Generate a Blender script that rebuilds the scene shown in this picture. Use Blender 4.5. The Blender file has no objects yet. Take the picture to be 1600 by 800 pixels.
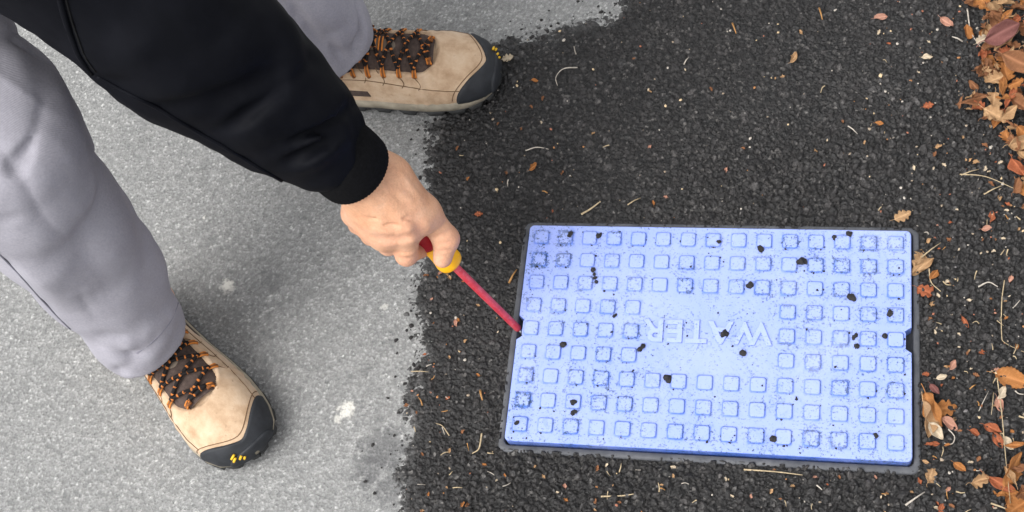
import bpy, bmesh, math, random
import numpy as np
from mathutils import Vector, Matrix, bvhtree

random.seed(7)
RNG = np.random.default_rng(11)
SC = bpy.context.scene
COL = SC.collection

# ---------------------------------------------------------------- camera, sky, sun, exposure
CAMPOS = np.array([0.1435, -0.5888, 1.5135])
RCW = np.array([[0.9725, 0.1144, -0.2027], [-0.0201, 0.9089, 0.4166], [0.2319, -0.401, 0.8862]])
FPX = 2100.0
cd = bpy.data.cameras.new('camera')
cam = bpy.data.objects.new('camera', cd)
COL.objects.link(cam)
m = Matrix([list(RCW[0]), list(RCW[1]), list(RCW[2])]).transposed().to_4x4()
m.translation = Vector(CAMPOS)
cam.matrix_world = m
cd.sensor_width = 36.0
cd.lens = 36.0 * FPX / 1600.0
cd.clip_start = 0.02
cd.clip_end = 200
SC.camera = cam

SUN_EL, SUN_AZ = math.radians(58), math.radians(226)
w = bpy.data.worlds.new('World')
SC.world = w
w.use_nodes = True
nt = w.node_tree
bg = nt.nodes['Background']
sky = nt.nodes.new('ShaderNodeTexSky')
sky.sky_type = 'NISHITA'
sky.sun_disc = False
sky.sun_elevation = SUN_EL
sky.sun_rotation = SUN_AZ
sky.air_density = 1.0
sky.dust_density = 4.0
sky.ozone_density = 1.0
hs = nt.nodes.new('ShaderNodeHueSaturation')
hs.inputs['Saturation'].default_value = 0.12
nt.links.new(sky.outputs[0], hs.inputs['Color'])
nt.links.new(hs.outputs[0], bg.inputs['Color'])
bg.inputs['Strength'].default_value = 0.15

sd = bpy.data.lights.new('sun', 'SUN')
sd.energy = 0.72
sd.angle = math.radians(38)
sd.color = (1.0, 0.97, 0.93)
sun = bpy.data.objects.new('sun', sd)
COL.objects.link(sun)
# Nishita rotation is measured clockwise from +Y
sdir = Vector((math.sin(SUN_AZ) * math.cos(SUN_EL), math.cos(SUN_AZ) * math.cos(SUN_EL), math.sin(SUN_EL)))
sun.rotation_euler = sdir.to_track_quat('Z', 'Y').to_euler()

SC.view_settings.view_transform = 'Standard'
SC.view_settings.look = 'None'
SC.view_settings.exposure = 1.02
SC.view_settings.gamma = 1.0
SC.view_settings.use_curve_mapping = False

# ---------------------------------------------------------------- helpers
def at(px, py, z=0.0):
    """world point at height z that the photograph shows at pixel (px, py)"""
    d = RCW.T @ np.array([(px - 800) / FPX, -(py - 400) / FPX, -1.0])
    d = d / d[2]
    return CAMPOS + d * (z - CAMPOS[2])

def ray(px, py):
    d = RCW.T @ np.array([(px - 800) / FPX, -(py - 400) / FPX, -1.0])
    return d / np.linalg.norm(d)

def V(*a):
    return np.array(a, float)

def tag(o, label=None, cat=None, group=None, kind=None):
    if label: o['label'] = label
    if cat: o['category'] = cat
    if group: o['group'] = group
    if kind: o['kind'] = kind
    return o

def empty(name, loc=(0, 0, 0), parent=None):
    o = bpy.data.objects.new(name, None)
    o.empty_display_size = 0.02
    COL.objects.link(o)
    o.location = loc
    if parent: o.parent = parent
    return o

def mesh_np(name, verts, faces, smooth=True, attrs=None):
    me = bpy.data.meshes.new(name)
    verts = np.asarray(verts, np.float32)
    if isinstance(faces, np.ndarray):
        n, k = faces.shape
        me.vertices.add(len(verts))
        me.vertices.foreach_set('co', verts.ravel())
        me.loops.add(n * k)
        me.loops.foreach_set('vertex_index', faces.astype(np.int32).ravel())
        me.polygons.add(n)
        me.polygons.foreach_set('loop_start', np.arange(n, dtype=np.int32) * k)
        me.update(calc_edges=True)
        me.validate()
    else:
        me.from_pydata([tuple(v) for v in verts], [], faces)
        me.update()
    if smooth:
        me.polygons.foreach_set('use_smooth', np.ones(len(me.polygons), bool))
    if attrs:
        for k, v in attrs.items():
            a = me.attributes.new(k, 'FLOAT', 'POINT')
            a.data.foreach_set('value', np.asarray(v, np.float32))
    return me

def obj(name, me, mat=None, parent=None):
    o = bpy.data.objects.new(name, me)
    COL.objects.link(o)
    if mat: me.materials.append(mat)
    if parent:
        o.parent = parent
        o.matrix_parent_inverse = Matrix.Identity(4)
    return o

def hash3(i, j, k, s=0):
    h = (i.astype(np.int64) * 374761393 + j.astype(np.int64) * 668265263 + k.astype(np.int64) * 2147483647 + s * 974634777) & 0xFFFFFFFF
    h = ((h ^ (h >> 13)) * 1274126177) & 0xFFFFFFFF
    h = ((h ^ (h >> 16)) * 2246822519) & 0xFFFFFFFF
    return ((h ^ (h >> 13)) & 0xFFFFFF) / float(0xFFFFFF)

def vnoise(P, f, s=0):
    """value noise, -1..1"""
    Q = np.asarray(P) * f
    i = np.floor(Q).astype(np.int64)
    u = Q - i
    u = u * u * (3 - 2 * u)
    r = 0
    for a in (0, 1):
        for b in (0, 1):
            for c in (0, 1):
                wgt = (u[:, 0] if a else 1 - u[:, 0]) * (u[:, 1] if b else 1 - u[:, 1]) * (u[:, 2] if c else 1 - u[:, 2])
                r = r + wgt * hash3(i[:, 0] + a, i[:, 1] + b, i[:, 2] + c, s)
    return r * 2 - 1

def worley2(x, y, cell, s=0, offs=False):
    """F1, F2, id-random of a jittered 2D cell pattern"""
    X = x / cell; Y = y / cell
    ix = np.floor(X).astype(np.int64); iy = np.floor(Y).astype(np.int64)
    f1 = np.full(x.shape, 9.0); f2 = np.full(x.shape, 9.0); idr = np.zeros(x.shape); ox = np.zeros(x.shape); oy = np.zeros(x.shape)
    z = np.zeros_like(ix)
    for a in (-1, 0, 1):
        for b in (-1, 0, 1):
            cx = ix + a; cy = iy + b
            jx = cx + 0.08 + 0.84 * hash3(cx, cy, z, s)
            jy = cy + 0.08 + 0.84 * hash3(cx, cy, z + 7, s)
            wt = (hash3(cx, cy, z + 3, s) - 0.5) * 0.25
            d = np.hypot(X - jx, Y - jy) + wt
            rr = hash3(cx, cy, z + 13, s)
            closer = d < f1
            f2 = np.where(closer, f1, np.minimum(f2, d))
            idr = np.where(closer, rr, idr); ox = np.where(closer, X - jx, ox); oy = np.where(closer, Y - jy, oy)
            f1 = np.where(closer, d, f1)
    return (f1, f2, idr, ox, oy) if offs else (f1, f2, idr)

def sstep(a, b, x):
    t = np.clip((x - a) / (b - a), 0, 1)
    return t * t * (3 - 2 * t)

# ---- signed-distance modelling (bodies and cloth are one continuous skin each)
def rc(P, a, b, ra, rb):
    a = np.asarray(a, float); b = np.asarray(b, float)
    ba = b - a
    t = np.clip(((P - a) @ ba) / max(ba @ ba, 1e-12), 0, 1)
    return np.linalg.norm(P - a - t[:, None] * ba, axis=1) - (ra + (rb - ra) * t)

def smin(a, b, k):
    h = np.clip(0.5 + 0.5 * (b - a) / k, 0, 1)
    return b + (a - b) * h - k * h * (1 - h)

class Sdf:
    def __init__(self):
        self.prims = []; self.folds = []; self.cuts = []
    def cone(self, a, b, ra, rb, k=0.02):
        self.prims.append((np.asarray(a, float), np.asarray(b, float), ra, rb, k)); return self
    def chain(self, pts, rad, k=0.02):
        for i in range(len(pts) - 1):
            self.cone(pts[i], pts[i + 1], rad[i], rad[i + 1], k)
        return self
    def cut(self, p, n):            # keeps the side n points away from
        n = np.asarray(n, float); self.cuts.append((np.asarray(p, float), n / np.linalg.norm(n))); return self
    def base(self, P):
        d = None
        for a, b, ra, rb, k in self.prims:
            q = rc(P, a, b, ra, rb)
            d = q if d is None else smin(d, q, k)
        return d
    def full(self, P):
        d = self.base(P)
        for pts, r, k, sign in self.folds:
            lo = pts.min(0) - (r + 0.05); hi = pts.max(0) + (r + 0.05)
            msk = np.all((P > lo) & (P < hi), axis=1) & (np.abs(d) < 0.06)
            if not msk.any(): continue
            Q = P[msk]
            q = None
            for i in range(len(pts) - 1):
                e = rc(Q, pts[i], pts[i + 1], r, r)
                q = e if q is None else np.minimum(q, e)
            if sign > 0: d[msk] = smin(d[msk], q, k)
            else: d[msk] = -smin(-d[msk], q, k)
        for p, n in self.cuts:
            d = np.maximum(d, (P - p) @ n)
        return d
    def trace(self, pxs, full=False):
        """surface points seen along the given picture rays"""
        D = np.array([ray(*p) for p in pxs]); t = np.full(len(pxs), 0.3)
        best = np.full(len(pxs), 9.0); tb = t.copy()
        for _ in range(90):
            P = CAMPOS + D * t[:, None]
            d = self.full(P) if full else self.base(P)
            better = np.abs(d) < best
            tb = np.where(better, t, tb); best = np.where(better, np.abs(d), best)
            t = t + np.maximum(d * 0.8, 0.0004) * (d > 0.0003)
        return CAMPOS + D * tb[:, None], D
    def fold(self, pxs, r, depth, k=None, sign=1, open_start=False):
        """a ridge (sign 1) or crease (sign -1) running along a path on the skin"""
        if sign < 0 and r > 0.005: depth *= 0.55      # creases stay shallow where they cross
        pxs = dense(pxs, 14)
        S, D = self.trace(pxs)
        e = 1e-3
        G = np.stack([self.base(S + e * np.eye(3)[i]) - self.base(S - e * np.eye(3)[i]) for i in range(3)], 1)
        G /= np.linalg.norm(G, axis=1)[:, None] + 1e-9
        n = len(S)
        # taper the depth at both ends
        tp = np.minimum(1, np.minimum(np.arange(n), np.arange(n)[::-1]) / max(1.0, n * 0.3))
        if open_start: tp = np.where(np.arange(n) < n / 2, 1.0, tp)
        off = -r + depth * tp - (1 - tp) * depth * 0.6
        pts = S + G * (off[:, None] if sign > 0 else -off[:, None])
        self.folds.append((pts, r, k or r * 1.1, sign))

def dense(p, step):
    out = []
    for a, b in zip(p[:-1], p[1:]):
        n = max(1, int(math.hypot(b[0] - a[0], b[1] - a[1]) / step))
        for i in range(n):
            out.append((a[0] + (b[0] - a[0]) * i / n, a[1] + (b[1] - a[1]) * i / n))
    out.append(p[-1])
    # smooth the path a little
    q = np.array(out, float)
    for _ in range(3):
        if len(q) > 2: q[1:-1] = 0.5 * q[1:-1] + 0.25 * (q[:-2] + q[2:])
    return [tuple(x) for x in q]

def nets(f, lo, hi, h):
    """naive surface nets on a regular grid -> verts, quads"""
    lo = np.asarray(lo, float); hi = np.asarray(hi, float)
    n = np.ceil((hi - lo) / h).astype(int) + 1
    gx, gy, gz = [lo[i] + h * np.arange(n[i]) for i in range(3)]
    # coarse pass first; only the band near the skin is evaluated finely
    H = 4
    nc = (n + H - 1) // H + 1
    C_ = np.stack(np.meshgrid(*[lo[i] + h * H * np.arange(nc[i]) + h * (H - 1) / 2 for i in range(3)], indexing='ij'), -1).reshape(-1, 3)
    Fc = f(C_).reshape(tuple(nc))
    F = np.repeat(np.repeat(np.repeat(Fc, H, 0), H, 1), H, 2)[:n[0], :n[1], :n[2]].copy()
    band = np.argwhere(np.abs(F) < h * H * 1.3 + 0.026)
    for k in range(0, len(band), 400000):
        b = band[k:k + 400000]
        F[tuple(b.T)] = f(lo + h * b)
    for ax in (0, 1, 2):
        sl = [slice(None)] * 3
        for e in (0, -1):
            sl[ax] = e
            F[tuple(sl)] = np.maximum(F[tuple(sl)], 1e-3)
    S = F < 0
    c = [S[a:n[0] - 1 + a, b:n[1] - 1 + b, g:n[2] - 1 + g] for a in (0, 1) for b in (0, 1) for g in (0, 1)]
    cnt = sum(x.astype(np.int8) for x in c)
    act = (cnt > 0) & (cnt < 8)
    idx = -np.ones(act.shape, np.int64)
    cells = np.argwhere(act)
    idx[act] = np.arange(len(cells))
    acc = np.zeros((len(cells), 3)); num = np.zeros(len(cells))
    corners = [(a, b, g) for a in (0, 1) for b in (0, 1) for g in (0, 1)]
    for u in range(8):
        for v in range(u + 1, 8):
            A = np.array(corners[u]); B = np.array(corners[v])
            if np.abs(A - B).sum() != 1: continue
            fa = F[tuple((cells + A).T)]; fb = F[tuple((cells + B).T)]
            cr = (fa < 0) != (fb < 0)
            t = np.where(cr, fa / np.where(fa == fb, 1, fa - fb), 0)
            acc += np.where(cr[:, None], A + t[:, None] * (B - A), 0); num += cr
    vt = lo + h * (cells + acc / num[:, None])
    quads = []
    for ax in range(3):
        o1, o2 = (ax + 1) % 3, (ax + 2) % 3
        sh = list(S.shape); sh[ax] -= 1
        s0 = [slice(None)] * 3; s1 = [slice(None)] * 3
        s0[ax] = slice(0, -1); s1[ax] = slice(1, None)
        cr = S[tuple(s0)] != S[tuple(s1)]
        E = np.argwhere(cr)
        E = E[(E[:, o1] > 0) & (E[:, o2] > 0) & (E[:, o1] < n[o1] - 1) & (E[:, o2] < n[o2] - 1)]
        ins = S[tuple(E.T)]
        def cell(d1, d2):
            q = E.copy(); q[:, o1] -= d1; q[:, o2] -= d2
            return idx[tuple(q.T)]
        Q = np.stack([cell(1, 1), cell(0, 1), cell(0, 0), cell(1, 0)], 1)
        Q[~ins] = Q[~ins][:, ::-1]
        quads.append(Q)
    return vt, np.concatenate(quads)

def vnormals(v, q):
    fn = np.cross(v[q[:, 2]] - v[q[:, 0]], v[q[:, 3]] - v[q[:, 1]])
    N = np.zeros_like(v)
    for i in range(4): np.add.at(N, q[:, i], fn)
    return N / (np.linalg.norm(N, axis=1)[:, None] + 1e-12)

def tube(path, rad, seg=7, cap=True, flat=1.0, up=None):
    """tube along a path -> verts, faces, length along it"""
    p = np.asarray(path, float); n = len(p)
    rad = np.full(n, rad) if np.isscalar(rad) else np.asarray(rad, float)
    t = np.gradient(p, axis=0); t /= np.linalg.norm(t, axis=1)[:, None] + 1e-12
    ref = np.array(up if up is not None else (0.13, 0.21, 0.97))
    vs = []; L = np.concatenate([[0], np.cumsum(np.linalg.norm(np.diff(p, axis=0), axis=1))])
    for i in range(n):
        a = np.cross(t[i], ref)
        if np.linalg.norm(a) < 1e-3: a = np.cross(t[i], (1, 0, 0))
        a /= np.linalg.norm(a); b = np.cross(a, t[i])
        for k in range(seg):
            th = 2 * math.pi * k / seg
            vs.append(p[i] + rad[i] * (math.cos(th) * a + flat * math.sin(th) * b))
    fs = []
    for i in range(n - 1):
        for k in range(seg):
            fs.append((i * seg + k, i * seg + (k + 1) % seg, (i + 1) * seg + (k + 1) % seg, (i + 1) * seg + k))
    if cap:
        fs.append(tuple(range(seg))[::-1]); fs.append(tuple((n - 1) * seg + k for k in range(seg)))
    return vs, fs, np.repeat(L, seg)

def join(parts):
    V_, F_, A_ = [], [], []
    for p in parts:
        o = len(V_)
        V_ += list(p[0]); F_ += [tuple(i + o for i in f) for f in p[1]]
        if len(p) > 2: A_ += list(p[2])
    return V_, F_, A_

def bez(pts, n=24):
    """smooth curve through points (Catmull-Rom)"""
    p = np.asarray(pts, float)
    p = np.vstack([2 * p[0] - p[1], p, 2 * p[-1] - p[-2]])
    out = []
    m_ = len(p) - 3
    for i in range(m_):
        for k in range(max(2, n // m_)):
            t = k / max(2, n // m_)
            a, b, c, d = p[i:i + 4]
            out.append(0.5 * (2 * b + (c - a) * t + (2 * a - 5 * b + 4 * c - d) * t * t + (3 * b - a - 3 * c + d) * t ** 3))
    out.append(p[-2])
    return np.array(out)

# ---------------------------------------------------------------- materials
class Mat:
    def __init__(s, name, base=(0.5, 0.5, 0.5), rough=0.6, spec=0.5, **kw):
        s.m = bpy.data.materials.new(name); s.m.use_nodes = True
        s.t = s.m.node_tree; s.b = s.t.nodes['Principled BSDF']
        s.b.inputs['Base Color'].default_value = (*base, 1)
        s.b.inputs['Roughness'].default_value = rough
        s.b.inputs['Specular IOR Level'].default_value = spec
        for k, v in kw.items(): s.b.inputs[k].default_value = v
        s.co = s.t.nodes.new('ShaderNodeTexCoord').outputs['Object']
    def n(s, kind, **kw):
        nd = s.t.nodes.new(kind)
        for k, v in kw.items(): setattr(nd, k, v)
        return nd
    def link(s, a, b): s.t.links.new(a, b)
    def noise(s, scale, detail=3, rough=0.5, vec=None, dist=0.0):
        nd = s.n('ShaderNodeTexNoise'); nd.inputs['Scale'].default_value = scale
        nd.inputs['Detail'].default_value = detail; nd.inputs['Roughness'].default_value = rough
        nd.inputs['Distortion'].default_value = dist
        s.link(vec or s.co, nd.inputs['Vector']); return nd.outputs['Fac']
    def voro(s, scale, feature='F1', out='Distance'):
        nd = s.n('ShaderNodeTexVoronoi', feature=feature); nd.inputs['Scale'].default_value = scale
        s.link(s.co, nd.inputs['Vector']); return nd.outputs[out]
    def ramp(s, fac, stops, interp='LINEAR'):
        nd = s.n('ShaderNodeValToRGB'); cr = nd.color_ramp; cr.interpolation = interp
        while len(cr.elements) < len(stops): cr.elements.new(0.5)
        for e, (p, c) in zip(cr.elements, stops):
            e.position = p; e.color = (c, c, c, 1) if np.isscalar(c) else (*c, 1)
        s.link(fac, nd.inputs['Fac']); return nd.outputs['Color']
    def mix(s, fac, a, b, mode='MIX'):
        nd = s.n('ShaderNodeMix', data_type='RGBA', blend_type=mode)
        for i, x in ((0, fac), (6, a), (7, b)):
            if hasattr(x, 'node'): s.link(x, nd.inputs[i])
            elif np.isscalar(x): nd.inputs[i].default_value = x
            else: nd.inputs[i].default_value = (*x, 1)
        return nd.outputs[2]
    def math(s, op, a, b=0.0):
        nd = s.n('ShaderNodeMath', operation=op)
        for i, x in ((0, a), (1, b)):
            if hasattr(x, 'node'): s.link(x, nd.inputs[i])
            else: nd.inputs[i].default_value = x
        return nd.outputs[0]
    def attr(s, name):
        return s.n('ShaderNodeAttribute', attribute_name=name).outputs['Fac']
    def bump(s, h, strength=0.5, dist=0.001, chain=None):
        nd = s.n('ShaderNodeBump'); nd.inputs['Strength'].default_value = strength
        nd.inputs['Distance'].default_value = dist
        s.link(h, nd.inputs['Height'])
        if chain: s.link(chain, nd.inputs['Normal'])
        return nd.outputs['Normal']
    def base(s, c): s.link(c, s.b.inputs['Base Color']); return s
    def rough(s, c): s.link(c, s.b.inputs['Roughness']); return s
    def normal(s, c): s.link(c, s.b.inputs['Normal']); return s

def blob(M, x, y, r, warp=0.4, scale=60):
    """0..1 mask of an irregular stain at a place on the ground"""
    sp = M.n('ShaderNodeVectorMath', operation='DISTANCE')
    M.link(M.co, sp.inputs[0]); sp.inputs[1].default_value = (x, y, -0.013)
    nz = M.noise(scale, 4, 0.65)
    d = M.math('ADD', sp.outputs['Value'], M.math('MULTIPLY', M.math('SUBTRACT', nz, 0.5), 2.0 * r * warp * 2))
    return M.ramp(M.math('DIVIDE', d, r), [(0.55, 1.0), (1.0, 0.0)])

GZ = -0.017           # old road surface (the top of the lid's studs is z = 0)

def m_old():
    M = Mat('old_asphalt', rough=0.85, spec=0.3)
    st = M.attr('stone')
    c = M.ramp(st, [(0.0, (0.11, 0.112, 0.112)), (0.2, (0.215, 0.216, 0.212)), (0.6, (0.308, 0.310, 0.300)), (0.88, (0.40, 0.40, 0.388)), (0.965, (0.52, 0.52, 0.50)), (1.0, (0.72, 0.72, 0.70))])
    vz = M.n('ShaderNodeTexVoronoi', feature='F1'); vz.inputs['Scale'].default_value = 270; M.link(M.co, vz.inputs['Vector'])
    sp3 = M.n('ShaderNodeSeparateColor'); M.link(vz.outputs['Color'], sp3.inputs[0])
    gr_ = M.ramp(sp3.outputs[0], [(0.0, (0.12, 0.122, 0.122)), (0.25, (0.22, 0.22, 0.215)), (0.7, (0.33, 0.33, 0.322)), (0.90, (0.44, 0.44, 0.43)), (1.0, (0.66, 0.66, 0.64))])
    c = M.mix(0.55, c, gr_)
    mott = M.ramp(M.noise(14, 4, 0.6), [(0.3, 0.90), (0.7, 1.07)])
    c = M.mix(1.0, c, mott, 'MULTIPLY')
    binder = M.ramp(M.attr('gap'), [(0.0, 1.0), (0.55, 0.0)])
    c = M.mix(M.math('MULTIPLY', binder, 0.75), c, (0.17, 0.172, 0.17))
    fine = M.ramp(M.noise(900, 2, 0.6), [(0.25, 0.72), (0.75, 1.28)])
    c = M.mix(1.0, c, fine, 'MULTIPLY')
    for px, py, r, k in ((355, 446, 0.012, 0.8), (541, 640, 0.014, 0.65), (528, 653, 0.008, 0.5), (318, 340, 0.005, 0.9), (600, 480, 0.007, 0.4), (95, 240, 0.006, 0.4)):
        p = at(px, py, GZ)
        c = M.mix(M.math('MULTIPLY', blob(M, p[0], p[1], r, 0.5, 120), k), c, (0.72, 0.70, 0.64))
    for px, py, r, k in ((425, 437, 0.02, 0.35), (432, 590, 0.03, 0.15), (600, 700, 0.035, 0.55), (575, 735, 0.03, 0.5), (605, 760, 0.025, 0.5), (330, 260, 0.02, 0.15), (575, 575, 0.012, 0.4)):
        p = at(px, py, GZ)
        c = M.mix(M.math('MULTIPLY', blob(M, p[0], p[1], r, 0.7, 70), k), c, (0.085, 0.085, 0.088))
    M.base(c)
    vb = M.bump(vz.outputs['Distance'], 0.7, 0.0012)
    M.normal(M.bump(M.noise(1100, 3, 0.6), 0.6, 0.0006, vb))
    return M.m

def m_new():
    M = Mat('fresh_asphalt', rough=0.6, spec=0.5)
    st = M.attr('stone')
    c = M.ramp(st, [(0.0, (0.005, 0.0048, 0.005)), (0.6, (0.0095, 0.0087, 0.0088)), (0.92, (0.020, 0.0185, 0.0185)), (1.0, (0.052, 0.048, 0.047))])
    dust = M.ramp(M.noise(9, 5, 0.65), [(0.40, 0.0), (0.75, 0.25)])
    c = M.mix(dust, c, (0.023, 0.0205, 0.020))
    c = M.mix(M.math('MULTIPLY', M.math('MULTIPLY', M.attr('rim'), M.ramp(M.noise(120, 4, 0.7), [(0.35, 0.2), (0.65, 1.0)])), 0.6), c, (0.16, 0.16, 0.158))
    fine = M.ramp(M.noise(700, 2, 0.6), [(0.25, 0.6), (0.75, 1.4)])
    c = M.mix(1.0, c, fine, 'MULTIPLY')
    M.base(c)
    M.rough(M.ramp(M.noise(260, 2, 0.5), [(0.3, 0.45), (0.7, 0.80)]))
    vz = M.n('ShaderNodeTexVoronoi', feature='F1'); vz.inputs['Scale'].default_value = 300; M.link(M.co, vz.inputs['Vector'])
    sp3 = M.n('ShaderNodeSeparateColor'); M.link(vz.outputs['Color'], sp3.inputs[0])
    c2 = M.mix(M.ramp(sp3.outputs[0], [(0.90, 0.0), (0.99, 0.55)]), c, (0.13, 0.122, 0.115))
    c2 = M.mix(1.0, c2, M.ramp(sp3.outputs[1], [(0.0, 0.55), (1.0, 1.45)]), 'MULTIPLY')
    M.base(c2)
    vb = M.bump(vz.outputs['Distance'], 0.8, 0.0018)
    M.normal(M.bump(M.noise(850, 3, 0.6), 0.6, 0.0008, vb))
    return M.m

def m_lid():
    M = Mat('blue_plastic', rough=0.42, spec=0.45)
    blue = (0.014, 0.092, 0.480)
    dusty = (0.262, 0.338, 0.705)
    e = M.attr('crev')                                  # 1 on the walls and rims, which turn bluer and more flecked
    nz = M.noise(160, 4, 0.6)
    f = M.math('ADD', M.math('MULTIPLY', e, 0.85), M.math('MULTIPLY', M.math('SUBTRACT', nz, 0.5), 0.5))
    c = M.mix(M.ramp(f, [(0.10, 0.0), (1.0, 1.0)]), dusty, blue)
    worn = M.math('MULTIPLY', M.math('MINIMUM', e, 0.0), M.math('MULTIPLY', M.noise(120, 4, 0.6), -1.9))
    c = M.mix(worn, c, (0.34, 0.42, 0.78))
    pale = M.ramp(M.noise(22, 5, 0.6), [(0.35, 0.0), (0.75, 0.35)])
    c = M.mix(pale, c, (0.28, 0.355, 0.735))
    # scattered dirt: fine flecks that gather in patches and along the stud edges
    patch = M.ramp(M.noise(30, 3, 0.6), [(0.42, 0.0), (0.66, 1.0)])
    fl = M.noise(330, 4, 0.72)
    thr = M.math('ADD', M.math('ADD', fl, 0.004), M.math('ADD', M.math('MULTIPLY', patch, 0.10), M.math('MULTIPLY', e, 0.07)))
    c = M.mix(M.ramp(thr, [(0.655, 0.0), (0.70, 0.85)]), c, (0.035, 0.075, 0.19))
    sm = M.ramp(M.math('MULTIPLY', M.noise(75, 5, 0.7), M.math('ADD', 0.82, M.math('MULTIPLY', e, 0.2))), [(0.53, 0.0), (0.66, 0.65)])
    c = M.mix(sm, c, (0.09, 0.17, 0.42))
    # bluer band and dirt flecks round each stud, shifted lower right, stronger round some
    sc_ = M.n('ShaderNodeVectorMath', operation='SCALE'); M.link(M.co, sc_.inputs[0]); sc_.inputs['Scale'].default_value = 1 / 0.031
    ad = M.n('ShaderNodeVectorMath', operation='ADD'); M.link(sc_.outputs[0], ad.inputs[0]); ad.inputs[1].default_value = (0.5, 0.5, 0.5)
    fl_ = M.n('ShaderNodeVectorMath', operation='FLOOR'); M.link(ad.outputs[0], fl_.inputs[0])
    lo_ = M.n('ShaderNodeVectorMath', operation='SUBTRACT'); M.link(sc_.outputs[0], lo_.inputs[0]); M.link(fl_.outputs[0], lo_.inputs[1])
    sx = M.n('ShaderNodeSeparateXYZ'); M.link(lo_.outputs[0], sx.inputs[0])
    cx = M.n('ShaderNodeSeparateXYZ'); M.link(fl_.outputs[0], cx.inputs[0])
    dbox = M.math('MAXIMUM', M.math('ABSOLUTE', M.math('SUBTRACT', sx.outputs['X'], 0.012)), M.math('ABSOLUTE', M.math('ADD', sx.outputs['Y'], 0.022)))
    band = M.ramp(M.math('ABSOLUTE', M.math('SUBTRACT', dbox, 0.275)), [(0.0, 1.0), (0.13, 0.0)])
    text = M.math('MULTIPLY', M.math('LESS_THAN', M.math('ABSOLUTE', cx.outputs['X']), 2.5), M.math('LESS_THAN', M.math('ABSOLUTE', cx.outputs['Y']), 1.5))
    wn = M.n('ShaderNodeTexWhiteNoise', noise_dimensions='2D'); M.link(fl_.outputs[0], wn.inputs['Vector'])
    per = M.math('POWER', wn.outputs['Value'], 1.3)
    side_ = M.ramp(M.math('ABSOLUTE', M.math('DIVIDE', cx.outputs['X'], 7.0)), [(0.3, 0.65), (1.0, 1.15)])
    stud = M.math('MULTIPLY', M.math('MULTIPLY', band, M.math('SUBTRACT', 1.0, text)), M.math('MULTIPLY', per, side_))
    tint = M.math('MULTIPLY', stud, M.ramp(M.noise(105, 4, 0.65), [(0.46, 0.0), (0.60, 1.0)]))
    c = M.mix(M.math('MULTIPLY', tint, 0.95), c, (0.075, 0.17, 0.56))
    band2 = M.ramp(M.math('ABSOLUTE', M.math('SUBTRACT', dbox, 0.25)), [(0.0, 1.0), (0.24, 0.0)])
    stud2 = M.math('MULTIPLY', M.math('MULTIPLY', band2, M.math('SUBTRACT', 1.0, text)), M.math('MULTIPLY', per, side_))
    speck = M.math('ADD', M.noise(300, 4, 0.78), M.math('ADD', M.math('MULTIPLY', stud2, 0.15), M.math('MULTIPLY', M.ramp(M.noise(45, 3, 0.6), [(0.45, 0.0), (0.65, 1.0)]), 0.07)))
    c = M.mix(M.ramp(speck, [(0.625, 0.0), (0.68, 0.9)]), c, (0.022, 0.050, 0.10))
    # broad faded and scuffed areas
    c = M.mix(M.ramp(M.noise(11, 4, 0.6), [(0.42, 0.0), (0.70, 0.40)]), c, (0.36, 0.42, 0.74))
    c = M.mix(M.ramp(M.noise(48, 5, 0.75, dist=1.2), [(0.56, 0.0), (0.66, 0.30)]), c, (0.12, 0.20, 0.60))
    M.base(c)
    M.rough(M.ramp(M.noise(90, 4, 0.6), [(0.3, 0.34), (0.7, 0.6)]))
    M.normal(M.bump(M.noise(500, 3, 0.6), 0.18, 0.0006))
    return M.m

def m_rim():
    M = Mat('grey_frame_plastic', rough=0.6, spec=0.4)
    c = M.ramp(M.noise(55, 5, 0.65), [(0.3, (0.045, 0.048, 0.056)), (0.62, (0.085, 0.088, 0.097)), (0.8, (0.13, 0.13, 0.135))])
    c = M.mix(M.ramp(M.noise(340, 3, 0.7), [(0.62, 0.0), (0.72, 0.7)]), c, (0.03, 0.03, 0.032))
    M.base(c); M.normal(M.bump(M.noise(420, 3, 0.6), 0.35, 0.0008))
    return M.m

def simple(name, base, rough=0.6, spec=0.4, var=0.25, scale=60, bs=600, bstr=0.3, bd=0.0006, **kw):
    M = Mat(name, base, rough, spec, **kw)
    v = M.ramp(M.noise(scale, 4, 0.6), [(0.25, 1 - var), (0.75, 1 + var)])
    M.base(M.mix(1.0, base, v, 'MULTIPLY'))
    M.normal(M.bump(M.noise(bs, 3, 0.6), bstr, bd))
    return M.m

def m_trouser():
    M = Mat('grey_cotton', rough=0.85, spec=0.2)
    M.b.inputs['Sheen Weight'].default_value = 0.0
    c = M.ramp(M.noise(9, 5, 0.6), [(0.3, (0.275, 0.266, 0.300)), (0.7, (0.340, 0.330, 0.368))])
    c = M.mix(1.0, c, M.ramp(M.noise(420, 2, 0.6), [(0.2, 0.88), (0.8, 1.12)]), 'MULTIPLY')
    M.base(c)
    n1 = M.bump(M.noise(90, 3, 0.5), 0.12, 0.003)
    wv = M.n('ShaderNodeTexWave', wave_type='BANDS', bands_direction='DIAGONAL'); wv.inputs['Scale'].default_value = 330; wv.inputs['Distortion'].default_value = 1.0; M.link(M.co, wv.inputs['Vector'])
    M.normal(M.bump(wv.outputs['Fac'], 0.22, 0.0005, n1))
    return M.m

def m_jacket():
    M = Mat('black_nylon', rough=0.65, spec=0.07)
    M.b.inputs['Sheen Weight'].default_value = 0.0
    M.base(M.ramp(M.noise(20, 4, 0.6), [(0.3, (0.0028, 0.0031, 0.0048)), (0.7, (0.0048, 0.0052, 0.0078))]))
    n1 = M.bump(M.noise(60, 3, 0.5, dist=0.5), 0.12, 0.004)
    M.normal(M.bump(M.noise(1500, 2, 0.5), 0.2, 0.0004, n1))
    return M.m

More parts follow.
